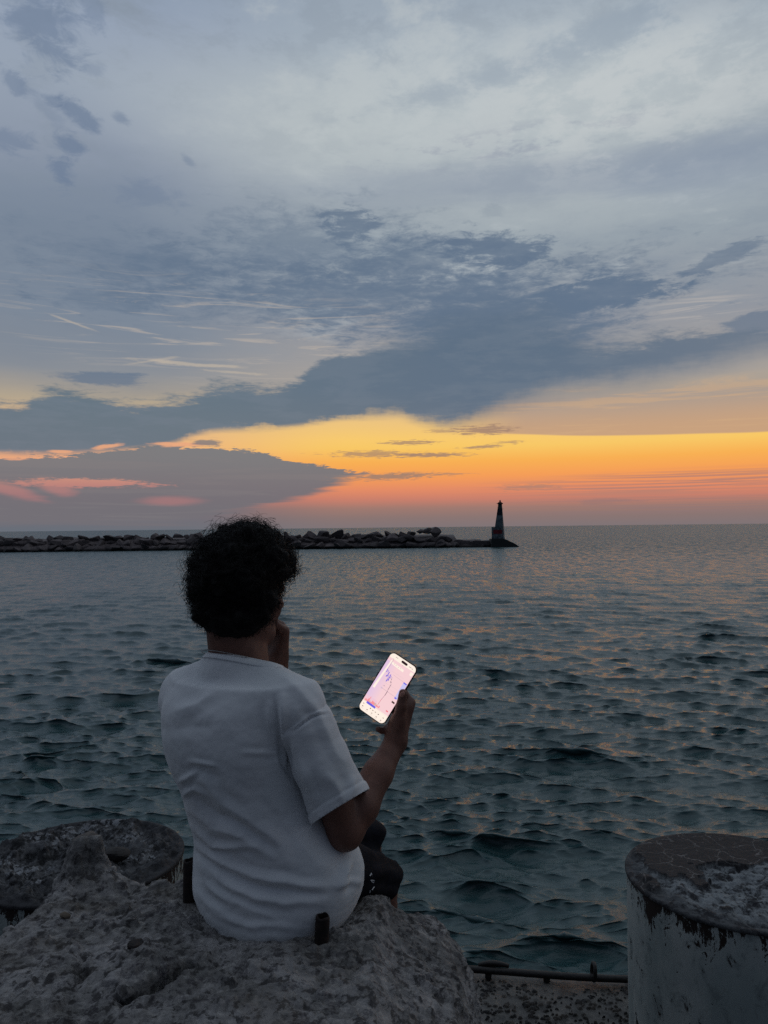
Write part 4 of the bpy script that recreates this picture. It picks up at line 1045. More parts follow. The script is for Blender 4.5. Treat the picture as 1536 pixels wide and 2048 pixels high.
# fold lines over the back of the shirt: photo-pixel polylines, height in mm (negative = crease), half width in pixels
FOLDS = [([(350, 1424), (399, 1407), (432, 1385)], 4.5, 9), ([(335, 1455), (380, 1450), (430, 1452)], -2.5, 12), ([(392, 1362), (414, 1366), (440, 1358)], -3.5, 11), ([(380, 1519), (410, 1527), (436, 1533)], 3.5, 5), ([(360, 1535), (400, 1545), (450, 1560)], -2.5, 9),
    ([(362, 1563), (378, 1556), (395, 1545)], 4.5, 5), ([(368, 1590), (390, 1576), (414, 1588)], 4.5, 5), ([(372, 1575), (392, 1568)], -3, 4),
    ([(395, 1548), (444, 1605), (510, 1650), (568, 1690)], 5.0, 10), ([(378, 1606), (426, 1652), (480, 1672), (530, 1702), (560, 1720)], 4.5, 9), ([(390, 1590), (440, 1632), (500, 1668), (550, 1700)], -3.5, 8),
    ([(388, 1650), (429, 1690), (475, 1693), (520, 1690)], 4.5, 7), ([(390, 1668), (420, 1700), (460, 1708)], -3, 6), ([(393, 1692), (444, 1727), (510, 1752), (569, 1762), (615, 1772), (660, 1770)], 5.5, 9), ([(398, 1707), (430, 1738), (486, 1768), (554, 1782), (632, 1790)], -4, 8),
    ([(400, 1722), (440, 1765), (500, 1792), (570, 1806), (640, 1808)], 4.5, 9), ([(396, 1715), (412, 1765), (456, 1812)], 4.0, 8), ([(404, 1770), (468, 1806), (550, 1838)], 3.5, 9), ([(388, 1770), (415, 1812), (470, 1842)], 3.0, 8),
    ([(700, 1716), (691, 1750), (668, 1780)], 6.0, 10), ([(712, 1720), (705, 1755), (690, 1790)], -4, 7), ([(672, 1772), (700, 1764), (722, 1766)], 4.0, 6), ([(540, 1600), (600, 1690), (660, 1740)], 3.0, 18), ([(500, 1560), (560, 1640), (620, 1720)], -2.5, 14),
    ([(548, 1400), (553, 1440), (555, 1488), (568, 1520)], -7, 6), ([(556, 1500), (566, 1530), (578, 1552)], -7, 5), ([(574, 1480), (577, 1520), (583, 1560)], -6, 5), ([(542, 1400), (543, 1450), (545, 1495)], 3.5, 8), ([(563, 1385), (568, 1430), (567, 1485)], 4.0, 7),
    ([(480, 1506), (520, 1508), (556, 1506)], 2.5, 5), ([(560, 1352), (600, 1385), (640, 1440)], 3.0, 9), ([(623, 1400), (642, 1450), (668, 1500), (690, 1528)], 3.5, 9), ([(650, 1545), (672, 1575), (688, 1612)], 3.5, 9), ([(622, 1540), (640, 1590), (652, 1632)], -2.5, 9), ([(700, 1545), (700, 1580), (695, 1605)], 3.0, 8), ([(596, 1500), (612, 1560), (632, 1610)], 3.0, 9),
    ([(654, 1430), (622, 1438), (604, 1450), (586, 1466)], -3.2, 2.2), ([(656, 1425), (622, 1433), (602, 1445), (583, 1461)], 1.6, 3), ([(440, 1420), (470, 1480), (480, 1540)], 1.8, 22), ([(500, 1400), (510, 1470), (500, 1530)], 1.8, 20), ([(470, 1590), (540, 1660), (590, 1750)], 2.2, 12), ([(430, 1830), (500, 1852), (600, 1856)], 2.5, 6)]

def make_shirt(root):
    lv = [  # py, left px, right px, centre Y, half depth
        (1360, 345, 625, 1.78, .095), (1400, 326, 600, 1.775, .115), (1470, 325, 598, 1.775, .122), (1530, 343, 610, 1.785, .126), (1570, 365, 628, 1.795, .128), (1620, 379, 655, 1.805, .130), (1680, 391, 704, 1.815, .134),
        (1720, 388, 724, 1.82, .140), (1780, 387, 716, 1.82, .142), (1815, 402, 698, 1.82, .138), (1850, 428, 674, 1.82, .130)]
    Zs, CX, CY, AA, BB = [], [], [], [], []
    for py, lx, rx, cy, b in lv:
        l = PP(lx, py, cy); r = PP(rx, py, cy); hw = (r[0] - l[0]) / 2; a = math.sqrt(max(hw * hw - (b * .454) ** 2, .001)) / .891
        Zs.append((l[2] + r[2]) / 2); CX.append((l[0] + r[0]) / 2); CY.append(cy); AA.append(a); BB.append(b)
    Zs = np.array(Zs)[::-1]; arr = [np.array(v)[::-1] for v in (CX, CY, AA, BB)]
    zt = np.linspace(Zs[0] - .05, Zs[-1] + .03, 120); ker = np.hanning(19); ker /= ker.sum()
    T = [np.convolve(np.pad(np.interp(zt, Zs, v), 9, mode='edge'), ker, 'valid') for v in arr]
    def tor(X):
        z = X[:, 2]; cx, cy, a, b = [np.interp(z, zt, t) for t in T]
        dx, dy = X[:, 0] - cx, X[:, 1] - cy; u = np.abs(dx * RB[0] + dy * RB[1]) / a; v = np.abs(dx * FB[0] + dy * FB[1]) / b
        rho = (u ** 2.4 + v ** 2.4) ** (1 / 2.4)
        d = (rho - 1) * np.minimum(a, b)
        return np.maximum(d, z - Zs[-1])
    s = Solid(); s.fn(tor, (-.62, 1.60, Zs[0] - .03), (.02, 2.02, Zs[-1] + .02), .02)
    s.cone(PP(598, 1422, 1.692), PP(540, 1440, 1.74), .055, .06, .03).cone(PP(380, 1392, 1.86), PP(420, 1420, 1.82), .057, .06, .03)
    nb = C7 + np.array([0, 0, -.005])
    s.cone(nb + RB * .028, PP(592, 1412, 1.695), .060, .050, .04).cone(nb - RB * .028, PP(377, 1388, 1.86), .062, .053, .04)
    s.cone(nb - UPZ * .06, nb + UPZ * .05, .085, .074, .03)
    s.cone(hipR + UPZ * .0, hipR + (kneeR - hipR) * .20, .105, .100, .03).cone(hipL, hipL + (kneeL - hipL) * .30, .106, .102, .03)
    # right sleeve
    sl = Solid().chain([PP(592, 1410, 1.695), PP(612, 1448, 1.69), PP(643, 1526, 1.69), PP(679, 1610, 1.70), PP(700, 1658, 1.71)], (.050, .0575, .0615, .068, .071), .012)
    # left sleeve runs forward to the raised arm
    s.chain([shL + RB * .012, shL * .6 + elL * .4, shL * .25 + elL * .75], (.052, .060, .066), .02)
    h = .004; V, F = s.mesh('shirt', h); V = relax(V, F, 3, .5)
    V2, F2 = sl.mesh('sleeve', h); V2 = relax(V2, F2, 3, .5); nT = len(V); F2 = F2 + nT; V = np.concatenate([V, V2]); F = np.concatenate([F, F2])
    N = normals_of(V, F)
    if ((V - V.mean(0)) * N).sum() < 0: N = -N
    isS = np.arange(len(V)) >= nT
    px, py = project(V); facing = sstep(-((V - np.array(CAM)) * N).sum(1) / np.linalg.norm(V - np.array(CAM), axis=1), -.05, .25)
    D = np.zeros(len(V))
    jx = px + 7 * fbm(px / 60, py / 60, 2, 5); jy = py + 7 * fbm(px / 60 + 9, py / 60, 2, 6)
    for pts, amp, wd in FOLDS:
        best = np.full(len(V), 1e9); tt = np.zeros(len(V)); L = 0; seg = []
        tot = sum(math.dist(a, b) for a, b in zip(pts[:-1], pts[1:]))
        for a, b in zip(pts[:-1], pts[1:]):
            ex, ey = b[0] - a[0], b[1] - a[1]; l2 = ex * ex + ey * ey; t = np.clip(((jx - a[0]) * ex + (jy - a[1]) * ey) / l2, 0, 1)
            d = np.hypot(jx - a[0] - t * ex, jy - a[1] - t * ey); c = d < best
            best = np.where(c, d, best); tt = np.where(c, (L + t * math.sqrt(l2)) / tot, tt); L += math.sqrt(l2)
        prof = np.exp(-(best / wd) ** 1.45) - .25 * np.exp(-((best - 2 * wd) / wd) ** 2)
        D += amp * prof * np.sin(np.clip(tt, .02, .98) * PI) ** .6
    D *= facing
    # softer unnamed drape
    q = (V @ RB); D += 2.2 * fbm((q * 9 + V[:, 2] * 9), (V[:, 2] * 12 - q * 5), 4, 31) + .8 * fbm(q * 40 + V[:, 2] * 25, V[:, 2] * 38 - q * 20, 3, 37)
    E1, E2 = PP(735, 1580, 1.70), PP(629, 1647, 1.70); Ed = (E1 - E2) / np.linalg.norm(E1 - E2); En = np.cross(Ed, np.array([.25, 1, -.22])); En /= np.linalg.norm(En); En = En if En[2] < 0 else -En
    hd_ = -((V - (E1 + E2) / 2) @ En); D += isS * (1.0 * (hd_ < .020) - .9 * np.exp(-((hd_ - .021) / .003) ** 2))
    V = V + N * D[:, None] * .0015
    # trim at the neckline, the cuffs and the hem
    cl, cr, cb = PP(402, 1316, 1.835), PP(543, 1338, 1.755), PP(474, 1337, 1.715)
    cc = (cl + cr) / 2; cf = 2 * cc - cb + np.array([0, 0, -.035])
    cn = np.cross(cr - cl, cf - cb); cn /= np.linalg.norm(cn); cn = cn if cn[2] > 0 else -cn
    me = mesh_np('shirt', V, F); bm = bmesh.new(); bm.from_mesh(me); sv = bm.verts.layers.int.new('sl'); bm.verts.ensure_lookup_table()
    for i in range(nT, len(V)): bm.verts[i][sv] = 1
    def trim(co, no, cond, sleeve=0):
        fs = [f for f in bm.faces if all(v[sv] == sleeve for v in f.verts) and cond(f.calc_center_median())]
        gm = list({v for f in fs for v in f.verts}) + list({e for f in fs for e in f.edges}) + fs
        bmesh.ops.bisect_plane(bm, geom=gm, plane_co=Vector(co), plane_no=Vector(no), clear_outer=True)
    ccv = Vector(cc)
    trim(cc, cn, lambda c: (c - ccv).length < .125 and c.z > ccv.z - .05)
    e1, e2 = PP(735, 1580, 1.70), PP(629, 1647, 1.70); cm = (e1 + e2) / 2
    ed = (e1 - e2) / np.linalg.norm(e1 - e2); pn = np.cross(ed, np.array([.25, 1, -.22])); pn /= np.linalg.norm(pn); pn = pn if pn[2] < 0 else -pn
    cmv = Vector(cm); trim(cm, pn, lambda c: True, 1)
    lc = Vector(shL * .32 + elL * .68); ln = Vector((elL - shL) / np.linalg.norm(elL - shL)); trim(lc, ln, lambda c: (c - lc).length < .105 and (c - lc).dot(ln) > -.02)
    trim((0, 0, Zs[0] - .012), (0, 0, -1), lambda c: c.z < Zs[0] + .01)
    # drop stray bits
    bm.verts.ensure_lookup_table(); seen = set(); comps = []
    for v in bm.verts:
        if v in seen: continue
        st = [v]; seen.add(v); cp = []
        while st:
            w = st.pop(); cp.append(w)
            for e in w.link_edges:
                o = e.other_vert(w)
                if o not in seen: seen.add(o); st.append(o)
        comps.append(cp)
    comps.sort(key=len)
    for cp in [c_ for c_ in comps if len(c_) < 2000]: bmesh.ops.delete(bm, geom=cp, context='VERTS')
    bmesh.ops.recalc_face_normals(bm, faces=bm.faces[:]); bm.to_mesh(me); bm.free()
    def cloth(g, p, co):
        n = g.noise(co, 420, 3, .6); n2 = g.noise(co, 26, 4, .6); n3 = g.noise(co, 5, 3, .5)
        g.put(p.inputs['Base Color'], g.mix(g.step(n3, .4, .6), (.68, .70, .715), (.74, .75, .765))); g.put(p.inputs['Roughness'], .9)
        bump(g, p, n * .15 + n2 * 1.0, .0030, .6)
        p.inputs['Sheen Weight'].default_value = .15
    m = mat('white_cotton', cloth, Specular_IOR_Level=.15)
    o = link('shirt', me, m, root, True); md = o.modifiers.new('s', 'SOLIDIFY'); md.thickness = .0025; md.offset = 0
    # ribbed neckband, grown from the trimmed neckline itself
    n = 160; rows = 7; ea = (cr - cl) / 2; eb = (cf - cb) / 2
    ux = ea / np.linalg.norm(ea); uy = np.cross(cn, ux); uy = uy if uy @ eb > 0 else -uy
    bm = bmesh.new(); bm.from_mesh(me); Bv = np.array([v.co[:] for v in bm.verts if v.is_boundary and (v.co - ccv).length < .13 and abs((v.co - ccv).dot(Vector(cn))) < .01]); bm.free()
    rel = Bv - cc; th = np.arctan2(rel @ uy, rel @ ux); rad = np.hypot(rel @ uy, rel @ ux); o2 = np.argsort(th); th, rad = th[o2], rad[o2]
    tk = np.linspace(-PI, PI, n, endpoint=False); rk = np.interp(tk, np.r_[th - 2 * PI, th, th + 2 * PI], np.tile(rad, 3))
    ker = np.hanning(13); ker /= ker.sum(); rk = np.convolve(np.r_[rk[-6:], rk, rk[:6]], ker, 'valid')
    VV = []
    for i in range(rows):
        f = i / (rows - 1)
        for k in range(n):
            r_ = rk[k] * (1 - .13 * f) + .0022 * math.sin(min(1, f * 1.2) * PI) + .0014; VV.append(cc + (ux * math.cos(tk[k]) + uy * math.sin(tk[k])) * r_ + cn * (-.004 + .0165 * f))
    col = link('collar', mesh_np('collar', np.array(VV), grid_faces(rows, n, True)), m, o, True)
    md = col.modifiers.new('s', 'SOLIDIFY'); md.thickness = .003; md.offset = 0
    ea, eb = ux * rk.mean(), uy * rk.mean()
    # tiny clasped chain showing over the band
    bm = bmesh.new(); rng = random.Random(2)
    for k in range(150):
        t = 2 * PI * k / 150; d = ea * .86 * math.cos(t) + eb * .86 * math.sin(t)
        c = cc + d + cn * (.0125 - .006 * (1 + math.sin(t)) * .5); bmesh.ops.create_icosphere(bm, subdivisions=1, radius=.0015, matrix=Matrix.Translation(Vector(c)))
    bm_obj('necklace', bm, mat('silver', None, Base_Color=(.45, .45, .45), Metallic=1.0, Roughness=.4), root, True)
    ring = []; ax = (wrL - elL) / np.linalg.norm(wrL - elL); b1 = np.cross(ax, UPZ); b1 /= np.linalg.norm(b1); b2 = np.cross(ax, b1); wc = wrL - ax * -.004
    for k in range(40):
        t = 2 * PI * k / 40; ring.append(tuple(wc + (b1 * math.cos(t) + b2 * math.sin(t)) * .0305 + ax * .004 * math.cos(t)))
    link('bracelet', poly_mesh('bracelet', *tube_np(ring, .0011, 8, True)), bpy.data.materials['silver'], root, True)

def make_shorts(root):
    s = Solid(); s.cone(hipR, hipL, .098, .098, .04)
    for hp, kn in ((hipR, kneeR), (hipL, kneeL)):
        d = (kn - hp) / np.linalg.norm(kn - hp)
        s.chain([hp, hp * .45 + kn * .55, kn + d * .010], (.092, .079, .074), .02)
    V, F = s.mesh('shorts', .005); V = relax(V, F, 3, .5); N = normals_of(V, F)
    if ((V - V.mean(0)) * N).sum() < 0: N = -N
    a = V @ RB; D = 7 * fbm(V[:, 0] * 16 + V[:, 2] * 12, V[:, 1] * 5 + V[:, 2] * 18, 4, 61); D += 2.0 * np.sin((V @ np.array([.3, .5, 1.2])) * 95 + 4 * fbm(V[:, 0] * 9, V[:, 2] * 9, 2, 3)) * sstep(V[:, 0], -.12, -.02)
    V = V + N * D[:, None] * .001
    me = mesh_np('shorts', V, F); bm = bmesh.new(); bm.from_mesh(me)
    for hp, kn, k0 in ((hipR, kneeR, .008), (hipL, kneeL, .004)):
        d = Vector((kn - hp) / np.linalg.norm(kn - hp)); d = (d * .35 + Vector((.30, .10, -.85))).normalized(); c0 = Vector(kn) + d * k0
        fs = [f for f in bm.faces if (f.calc_center_median() - c0).length < .105 and (f.calc_center_median() - c0).dot(d) > -.03]
        gm = list({v for f in fs for v in f.verts}) + list({e for f in fs for e in f.edges}) + fs
        bmesh.ops.bisect_plane(bm, geom=gm, plane_co=c0, plane_no=d, clear_outer=True)
    bmesh.ops.recalc_face_normals(bm, faces=bm.faces[:]); bm.to_mesh(me); bm.free()
    def cl(g, p, co):
        n = g.noise(co, 300, 3, .6); n2 = g.noise(co, 30, 4, .6); g.put(p.inputs['Base Color'], g.mix(g.step(n2, .4, .6), lin((9, 11, 19)), lin((17, 19, 28)))); bump(g, p, n * .3 + n2, .004)
    m = mat('dark_shorts_cloth', cl, Roughness=.85, Specular_IOR_Level=.15); o = link('shorts', me, m, root, True); md = o.modifiers.new('s', 'SOLIDIFY'); md.thickness = .003; md.offset = 0
    # pale printed letters down the side of the right leg, read off the cloth surface
    from mathutils.bvhtree import BVHTree
    bvh = BVHTree.FromPolygons([tuple(v) for v in V], [tuple(int(i) for i in f) for f in F])
    marks = [[(722, 1748), (726, 1752)], [(724, 1757), (731, 1766), (734, 1757)], [(727, 1790), (733, 1783)], [(729, 1764), (733, 1768)]]
    bm = bmesh.new()
    marks = [[(724, 1752), (727, 1746)], [(727, 1746), (728, 1751)], [(725, 1760), (731, 1766)], [(731, 1766), (733, 1760)], [(727, 1760), (732, 1761)], [(728, 1780), (733, 1773)], [(723, 1786), (725, 1781)]]
    for (a_, b_) in marks:
        a_, b_ = (a_[0] + 16, a_[1]), (b_[0] + 16, b_[1])
        q = []
        for t in np.linspace(0, 1, 4):
            x = a_[0] + (b_[0] - a_[0]) * t; y = a_[1] + (b_[1] - a_[1]) * t
            hit = bvh.ray_cast(CAM, ray(x, y).normalized())
            if hit[0] is None: break
            q.append(hit[0] - ray(x, y).normalized() * .0040)
        if len(q) < 4: continue
        w = (q[-1] - q[0]).cross(ray(*a_)).normalized() * .0009
        for p0, p1 in zip(q[:-1], q[1:]): bm.faces.new([bm.verts.new(v) for v in (p0 - w, p1 - w, p1 + w, p0 + w)])
    bm_obj('printed_letters', bm, mat('pale_print', None, Base_Color=(.75, .75, .75), Roughness=.7), o)

def make_shoes(root):
    m = mat('dark_canvas', None, Base_Color=lin((40, 40, 44)), Roughness=.8); m2 = mat('pale_rubber', None, Base_Color=lin((170, 168, 160)), Roughness=.7)
    for an in (ankR, ankL):
        s = Solid(); heel = an - UPZ * .052 - FB * .035; toe = an - UPZ * .066 + FB * .165
        s.cone(heel, toe, .040, .034, .02, (UPZ, .9)).cone(an - UPZ * .015, an - UPZ * .04 + FB * .05, .043, .036, .02)
        V, F = s.mesh('shoe', .006); V = relax(V, F, 2); V[:, 2] = np.maximum(V[:, 2], .016); o = link('shoe', mesh_np('shoe', V, F), m, root, True)
        s = Solid().cone(heel - UPZ * .018, toe - UPZ * .004, .045, .040, .01); V, F = s.mesh('sole', .006); V = relax(V, F, 1); V[:, 2] = np.clip(V[:, 2], .002, .020)
        link('sole', mesh_np('sole', V, F), m2, o, True)

def make_hair(root):
    s = Solid()
    for (px, py, r, Y) in [(484, 1104, 58, 1.80), (438, 1130, 52, 1.81), (424, 1176, 46, 1.79), (428, 1215, 42, 1.775), (452, 1235, 42, 1.76), (478, 1234, 44, 1.75), (503, 1210, 44, 1.75), (530, 1118, 48, 1.80), (552, 1128, 37, 1.86), (520, 1085, 34, 1.83),
            (480, 1150, 82, 1.80), (538, 1158, 30, 1.80), (528, 1186, 27, 1.76), (450, 1160, 66, 1.86), (500, 1105, 56, 1.90), (460, 1110, 54, 1.90), (545, 1108, 32, 1.90)]:
        s.cone(PP(px, py, Y), PP(px, py, Y), r * Y / FPX, r * Y / FPX, .022)
    s.ell(hd(0, -.014, .034), np.stack([RH, FH2, UH]), (.094, .108, .104), .02)
    s.cut(hd(0, .120, -.060), .078, .012)
    s.cut(hd(.02, .06, -.105), .045, .012)
    V, F = s.mesh('hair', .004); V = relax(V, F, 2); N = normals_of(V, F)
    if ((V - V.mean(0)) * N).sum() < 0: N = -N; F = F[:, ::-1]
    w1, w2, wid = worley(V[:, 0] * 46 + V[:, 1] * 23, V[:, 2] * 46 - V[:, 1] * 23, 4)
    hl = sstep(V[:, 2], PP(480, 1275, 1.78)[2], PP(480, 1215, 1.78)[2])
    V = V + N * ((.014 * np.clip(.7 - w1, 0, 1) + .022 * fbm3(V * 30, 3, 5) - .006) * (.35 + .65 * hl))[:, None]
    def hm(g, p, co):
        g.put(p.inputs['Base Color'], (.006, .005, .005)); bump(g, p, g.noise(co, 320, 4, .7), .003)
    m = mat('black_curly_hair', hm, Roughness=.6, Specular_IOR_Level=.25)
    o = link('hair', mesh_np('hair', V, F), m, root, True)
    rng = np.random.default_rng(9); pick = rng.choice(len(V), 5200, replace=False); VV = []; FF = []; off = 0
    for i in pick:
        p0, n0 = V[i], N[i]; k = hl[i]
        big = rng.random() < .22; hi_ = sstep(p0[2], H[2] - .02, H[2] + .06); L = rng.uniform(.010, .022) * (1.5 + .5 * hi_ if big else 1) * (.25 + .75 * k); r = rng.uniform(.003, .0065) * (1.5 + .7 * hi_ if big else 1) * (.35 + .65 * k); turns = rng.uniform(.8, 2.0)
        d = n0 + rng.normal(0, .35, 3); d /= np.linalg.norm(d); d2 = d * 1.0; a = np.cross(d, rng.normal(size=3)); a /= np.linalg.norm(a); b = np.cross(d, a); ph0 = rng.uniform(0, 2 * PI)
        m_ = 15; t = np.linspace(0, 1, m_); sag = np.array([0, 0, -1.0]) * rng.uniform(0, .010)
        lean = np.cross(n0, rng.normal(size=3)); lean = lean / np.linalg.norm(lean) * rng.uniform(.002, .014) * k
        cen = p0 - n0 * .004 + d * (L * t)[:, None] + sag * (t ** 2)[:, None] + lean * (t ** 1.5)[:, None]
        c = cen + (a * np.cos(ph0 + turns * 2 * PI * t)[:, None] + b * np.sin(ph0 + turns * 2 * PI * t)[:, None]) * (r * np.minimum(t * 3, 1))[:, None]
        T = np.gradient(c, axis=0); T /= np.linalg.norm(T, axis=1, keepdims=True) + 1e-9
        u = np.cross(T, n0 + .01); u /= np.linalg.norm(u, axis=1, keepdims=True) + 1e-9; v = np.cross(T, u); w = (.0008 * (1 - .7 * t) * rng.uniform(.6, 1.2))[:, None]
        R = np.stack([c + u * w, c + (-.5 * u + .87 * v) * w, c + (-.5 * u - .87 * v) * w], 1).reshape(-1, 3)
        VV.append(R); q = np.arange(m_ - 1)[:, None] * 3 + np.arange(3)[None]; q2 = np.arange(m_ - 1)[:, None] * 3 + (np.arange(3)[None] + 1) % 3
        FF.append((np.stack([q, q2, q2 + 3, q + 3], -1).reshape(-1, 4)) + off); off += len(R)
    c = link('curls', mesh_np('curls', np.concatenate(VV), np.concatenate(FF)), m, o, True)

def make_person():
    root = empty('person', (-.25, 1.82, ZT)); tag(root, 'young man with black curly hair sitting in loose white t-shirt, back turned', 'person')
    bpy.context.view_layer.update()
    make_body(root); make_shirt(root); make_shorts(root); make_shoes(root); make_hair(root)
make_person()

# ------------------------------------------------------------------ the phone in his hand
def make_phone():
    root = empty('smartphone', tuple(PC)); tag(root, 'smartphone held up in the right hand, its bright screen showing a pink trading chart', 'phone')
    M = Matrix([[*PV, 0], [*PU, 0], [*PN, 0], [0, 0, 0, 1]]).transposed(); M.translation = Vector(PC); root.matrix_world = M
    bpy.context.view_layer.update()
    hw, hh = .0390, .0815
    def slab(w, h, z0, z1, rad, seg=8):
        bm = bmesh.new(); pts = []
        for cx, cy, a0 in ((w - rad, h - rad, 0), (-w + rad, h - rad, PI / 2), (-w + rad, -h + rad, PI), (w - rad, -h + rad, 1.5 * PI)):
            for k in range(seg + 1): t = a0 + PI / 2 * k / seg; pts.append((cx + rad * math.cos(t), cy + rad * math.sin(t)))
        a = [bm.verts.new((x, y, z0)) for x, y in pts]; b = [bm.verts.new((x, y, z1)) for x, y in pts]; n = len(pts)
        for i in range(n): bm.faces.new((a[i], a[(i + 1) % n], b[(i + 1) % n], b[i]))
        bm.faces.new(a[::-1]); bm.faces.new(b); return bm
    def put(nm, bm, m, par=root):
        o = bm_obj(nm, bm, m); o.parent = par; o.matrix_parent_inverse = Matrix(); return o
    mc = mat('phone_case', None, Base_Color=lin((52, 40, 38)), Roughness=.45)
    bm = slab(hw, hh, -.0052, .0046, .0135); bmesh.ops.bevel(bm, geom=[e for e in bm.edges if abs(e.verts[0].co.z - e.verts[1].co.z) < 1e-5], offset=.0018, segments=3, affect='EDGES')
    put('case', bm, mc)
    put('camera_bump', slab(.017, .019, -.0085, -.0050, .006), mc).location = (-.016, .056, 0)
    gl = mat('lens_glass', None, Base_Color=(.01, .01, .012), Roughness=.08)
    for x, y in ((-.024, .063), (-.024, .046), (-.008, .0545)):
        bm = bmesh.new(); bmesh.ops.create_cone(bm, cap_ends=True, segments=24, radius1=.0062, radius2=.0062, depth=.002, matrix=Matrix.Translation((x, y, -.0092))); put('lens', bm, gl)
    bm = bmesh.new()
    for x, y, h in ((hw + .0006, .028, .018), (-hw - .0006, .030, .010), (-hw - .0006, .014, .010)): bmesh.ops.create_cube(bm, size=1, matrix=Matrix.Translation((x, y, 0)) @ Matrix.Diagonal((.0022, h, .003, 1)))
    put('side_buttons', bm, mc)
    def em(g, p, co):
        at = g.n('ShaderNodeAttribute', attribute_name='Col'); c = E(g, at.outputs['Color'])
        g.put(p.inputs['Base Color'], (.02, .02, .02)); g.put(p.inputs['Emission Color'], c); p.inputs['Emission Strength'].default_value = 1.0; p.inputs['Roughness'].default_value = .15
    bm = bmesh.new(); cl = bm.loops.layers.float_color.new('Col'); lay = [0]
    def poly(pts, c, z):
        f = bm.faces.new([bm.verts.new((x, y, z)) for x, y in pts])
        if f.calc_area() == 0: return
        f.normal_update()
        if f.normal.z < 0: f.normal_flip()
        c = lin(c)
        for l in f.loops: l[cl] = (*c, 1)
    def loc(X, Y):                # a point in the enlarged crop of the screen -> metres on the screen
        X0, Y0 = X - 805, Y - 127; det = 425 * 880 + 550 * 270
        a = (X0 * 880 + 550 * Y0) / det; b = (425 * Y0 - 270 * X0) / det
        return (-.0365 + .073 * a / 1.01, .079 - .158 * b / 1.03)
    z = .00475; W_, H_ = .0368, .0793
    def rr(w, h, rad, seg=8):
        p = []
        for cx, cy, a0 in ((w - rad, h - rad, 0), (-w + rad, h - rad, PI / 2), (-w + rad, -h + rad, PI), (w - rad, -h + rad, 1.5 * PI)):
            for k in range(seg + 1): t = a0 + PI / 2 * k / seg; p.append((cx + rad * math.cos(t), cy + rad * math.sin(t)))
        return p
    full = rr(W_, H_, .011)
    white = (255, 240, 226); pink = (246, 208, 212); lil = (226, 196, 226)
    def band(y0, y1, c, zz):      # the part of the rounded screen between two heights
        p = [(x, min(max(y, y0), y1)) for x, y in full]; q = [p[0]]
        for v in p[1:]:
            if math.dist(v, q[-1]) > 1e-6: q.append(v)
        poly(q, c, zz)
    yt, yb = .0665, -.0555
    band(yt, 1, white, z); band(-1, yb, white, z); band(yb, yt, pink, z)
    z1, z2, z3, z4 = z + .0001, z + .0002, z + .0003, z + .0004
    nst = 14                       # lilac wash down the left of the chart, in soft steps
    for i in range(nst):
        f = i / nst; x0 = -W_ + .030 * f; x1 = -W_ + .030 * (f + 1 / nst); c = tuple(lil[j] * (1 - f) + pink[j] * f for j in range(3)); poly([(x0, -.040), (x1, -.040), (x1, .058), (x0, .058)], c, z1)
    for i in range(5): poly([(-W_, yb), (-.004, yb), (-.004, -.040 - .003 * i), (-W_, -.040 - .003 * i)], tuple(lil[j] * (.5 - .1 * i) + (250, 200, 204)[j] * (.5 + .1 * i) for j in range(3)), z1 + .00001 * i)
    def lp(pts, c, zz=z2): poly([loc(*q) for q in pts], c, zz)
    def line(p, q, w, c, zz=z3):
        (x0, y0), (x1, y1) = loc(*p), loc(*q); L = math.hypot(x1 - x0, y1 - y0) or 1; nx, ny = -(y1 - y0) / L * w / 2, (x1 - x0) / L * w / 2
        poly([(x0 + nx, y0 + ny), (x1 + nx, y1 + ny), (x1 - nx, y1 - ny), (x0 - nx, y0 - ny)], c, zz)
    lp([(812, 285), (1008, 425), (992, 462), (797, 322)], white)
    lp([(790, 262), (826, 250), (512, 712), (478, 688)], white)
    lp([(1125, 455), (1180, 490), (1130, 530), (1100, 505)], white, z3)
    # island and status marks
    (ax, ay), (bx, by) = loc(985, 290), loc(1050, 335); r = .0030; ang = math.atan2(by - ay, bx - ax)
    pill = [(ax + r * math.cos(ang + PI / 2 + t), ay + r * math.sin(ang + PI / 2 + t)) for t in np.linspace(0, PI, 9)] + [(bx + r * math.cos(ang - PI / 2 + t), by + r * math.sin(ang - PI / 2 + t)) for t in np.linspace(0, PI, 9)]
    poly(pill, (44, 20, 26), z3)
    for a, b in (((872, 212), (885, 220)), ((893, 224), (906, 234)), ((1095, 368), (1108, 377)), ((1115, 380), (1132, 390)), ((1142, 404), (1156, 413))): line(a, b, .0016, (150, 130, 128))
    for x, y in ((845, 325), (875, 350), (912, 378), (952, 402), (985, 353)): line((x - 7, y - 5), (x + 7, y + 5), .0012, (190, 172, 170))
    # chart
    for a, b, w in (((735, 405), (712, 455), 1.5), ((750, 425), (738, 460), .9), ((765, 455), (722, 525), 1.7), ((720, 505), (705, 530), 1.6), ((762, 500), (735, 545), .9), ((790, 495), (738, 600), 1.7), ((738, 560), (706, 608), 1.9), ((798, 525), (780, 560), 1.1), ((755, 540), (752, 590), 1.2)):
        line(a, b, w * .001, (84, 78, 214))
    for a, b, w, c in (((832, 232), (826, 262), .5, (130, 66, 96)), ((826, 262), (735, 405), .5, (120, 88, 130)), ((815, 540), (795, 585), .5, (90, 70, 120)), ((806, 560), (800, 590), .6, (70, 50, 90)), ((795, 600), (780, 630), 1.0, (70, 50, 90)), ((803, 620), (790, 640), .8, (70, 50, 90)), ((796, 655), (738, 755), 1.0, (90, 56, 96)), ((738, 765), (692, 835), 1.2, (80, 40, 74)), ((692, 835), (640, 892), .6, (140, 60, 110)), ((640, 892), (575, 985), .8, (206, 90, 110))):
        line(a, b, w * .001, c)
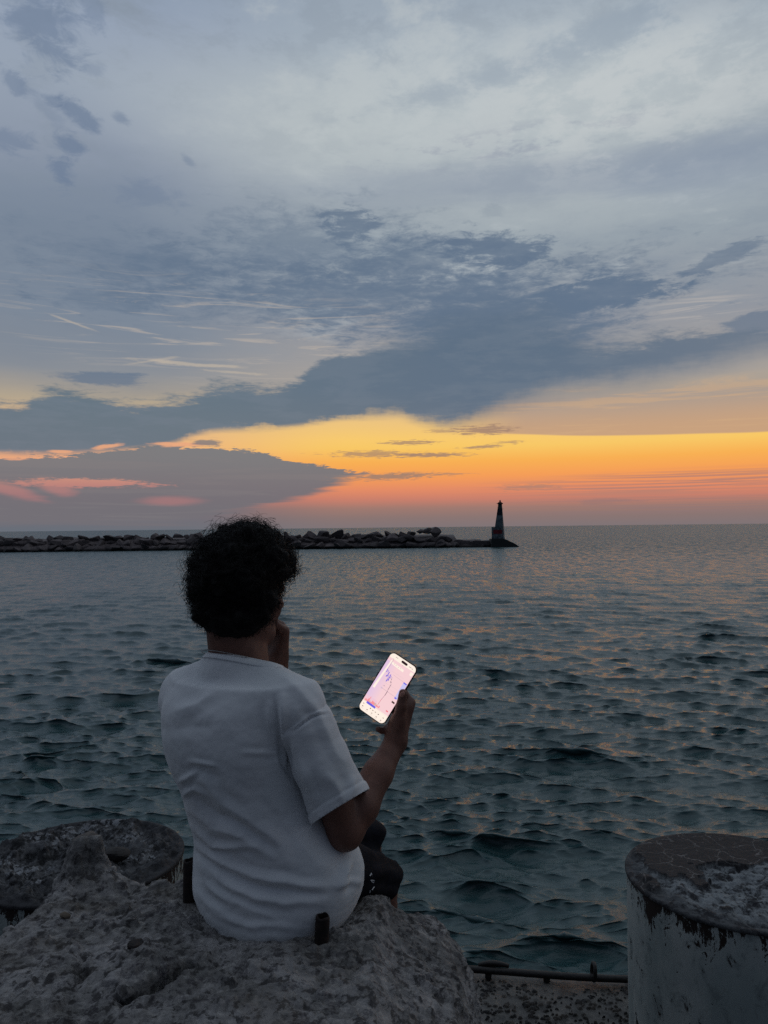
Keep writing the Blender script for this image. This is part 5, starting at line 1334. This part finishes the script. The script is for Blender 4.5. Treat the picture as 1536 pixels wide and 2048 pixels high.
    for a, b in (((830, 500), (1005, 620)), ((690, 628), (900, 745)), ((650, 668), (880, 800)), ((645, 718), (885, 872)), ((810, 440), (1000, 560))): line(a, b, .0003, (206, 176, 186), z2)
    for a, b in (((830, 500), (1005, 620)), ((648, 716), (885, 872))): line(a, b, .0004, (166, 140, 160))
    cx, cy = loc(634, 708); pts = [(cx + .0016 * math.cos(t), cy + .0016 * math.sin(t)) for t in np.linspace(0, 2 * PI, 13)[:-1]]; poly(pts, (140, 120, 170), z3); poly([(cx + .0010 * math.cos(t), cy + .0010 * math.sin(t)) for t in np.linspace(0, 2 * PI, 13)[:-1]], (250, 232, 236), z4)
    line((670, 672), (685, 680), .0012, (130, 110, 140))
    lp([(1012, 618), (1064, 655), (1050, 690), (895, 905), (850, 880), (960, 700)], (200, 196, 240))
    lp([(1012, 618), (1066, 655), (1052, 672), (1000, 636)], (112, 106, 226), z3); lp([(862, 858), (896, 880), (884, 900), (850, 878)], (112, 106, 226), z3)
    lp([(820, 918), (866, 952), (850, 976), (805, 943)], (74, 50, 48), z3); lp([(722, 1068), (756, 1092), (744, 1108), (710, 1086)], (238, 120, 132), z3)
    rg = random.Random(4)
    for k in range(34):            # volume bars along the foot of the chart
        f = k / 33; bx0, by0 = 352 + (590 - 352) * f, 905 + (1040 - 905) * f; hgt = rg.uniform(14, 70) * (1.9 if k in (8, 19, 20) else 1) * (1 - .4 * f)
        line((bx0, by0), (bx0 + hgt * .53, by0 - hgt * .85), .0015, (206, 180, 172) if k in (10, 11, 22, 23, 24) else (244, 148, 152), z2 + .00001)
    lp([(396, 925), (541, 1022), (526, 1052), (376, 955)], (96, 88, 222), z3)
    line((332, 905), (735, 1175), .0003, (214, 190, 190))
    for x, y in ((452, 1045), (493, 1078), (537, 1105), (588, 1140), (318, 1005), (395, 1066), (475, 1122), (553, 1180), (630, 1235), (335, 962), (672, 1198)):
        line((x - 9, y - 6), (x + 9, y + 6), .0019, (158, 138, 128) if (x + y) % 3 else (100, 84, 80))
    for x, y in ((305, 1032), (382, 1088), (462, 1145), (540, 1203), (620, 1254)): line((x - 22, y - 15), (x + 22, y + 15), .0006, (196, 178, 166))
    o = put('screen', bm, mat('lit_screen', em))
make_phone()
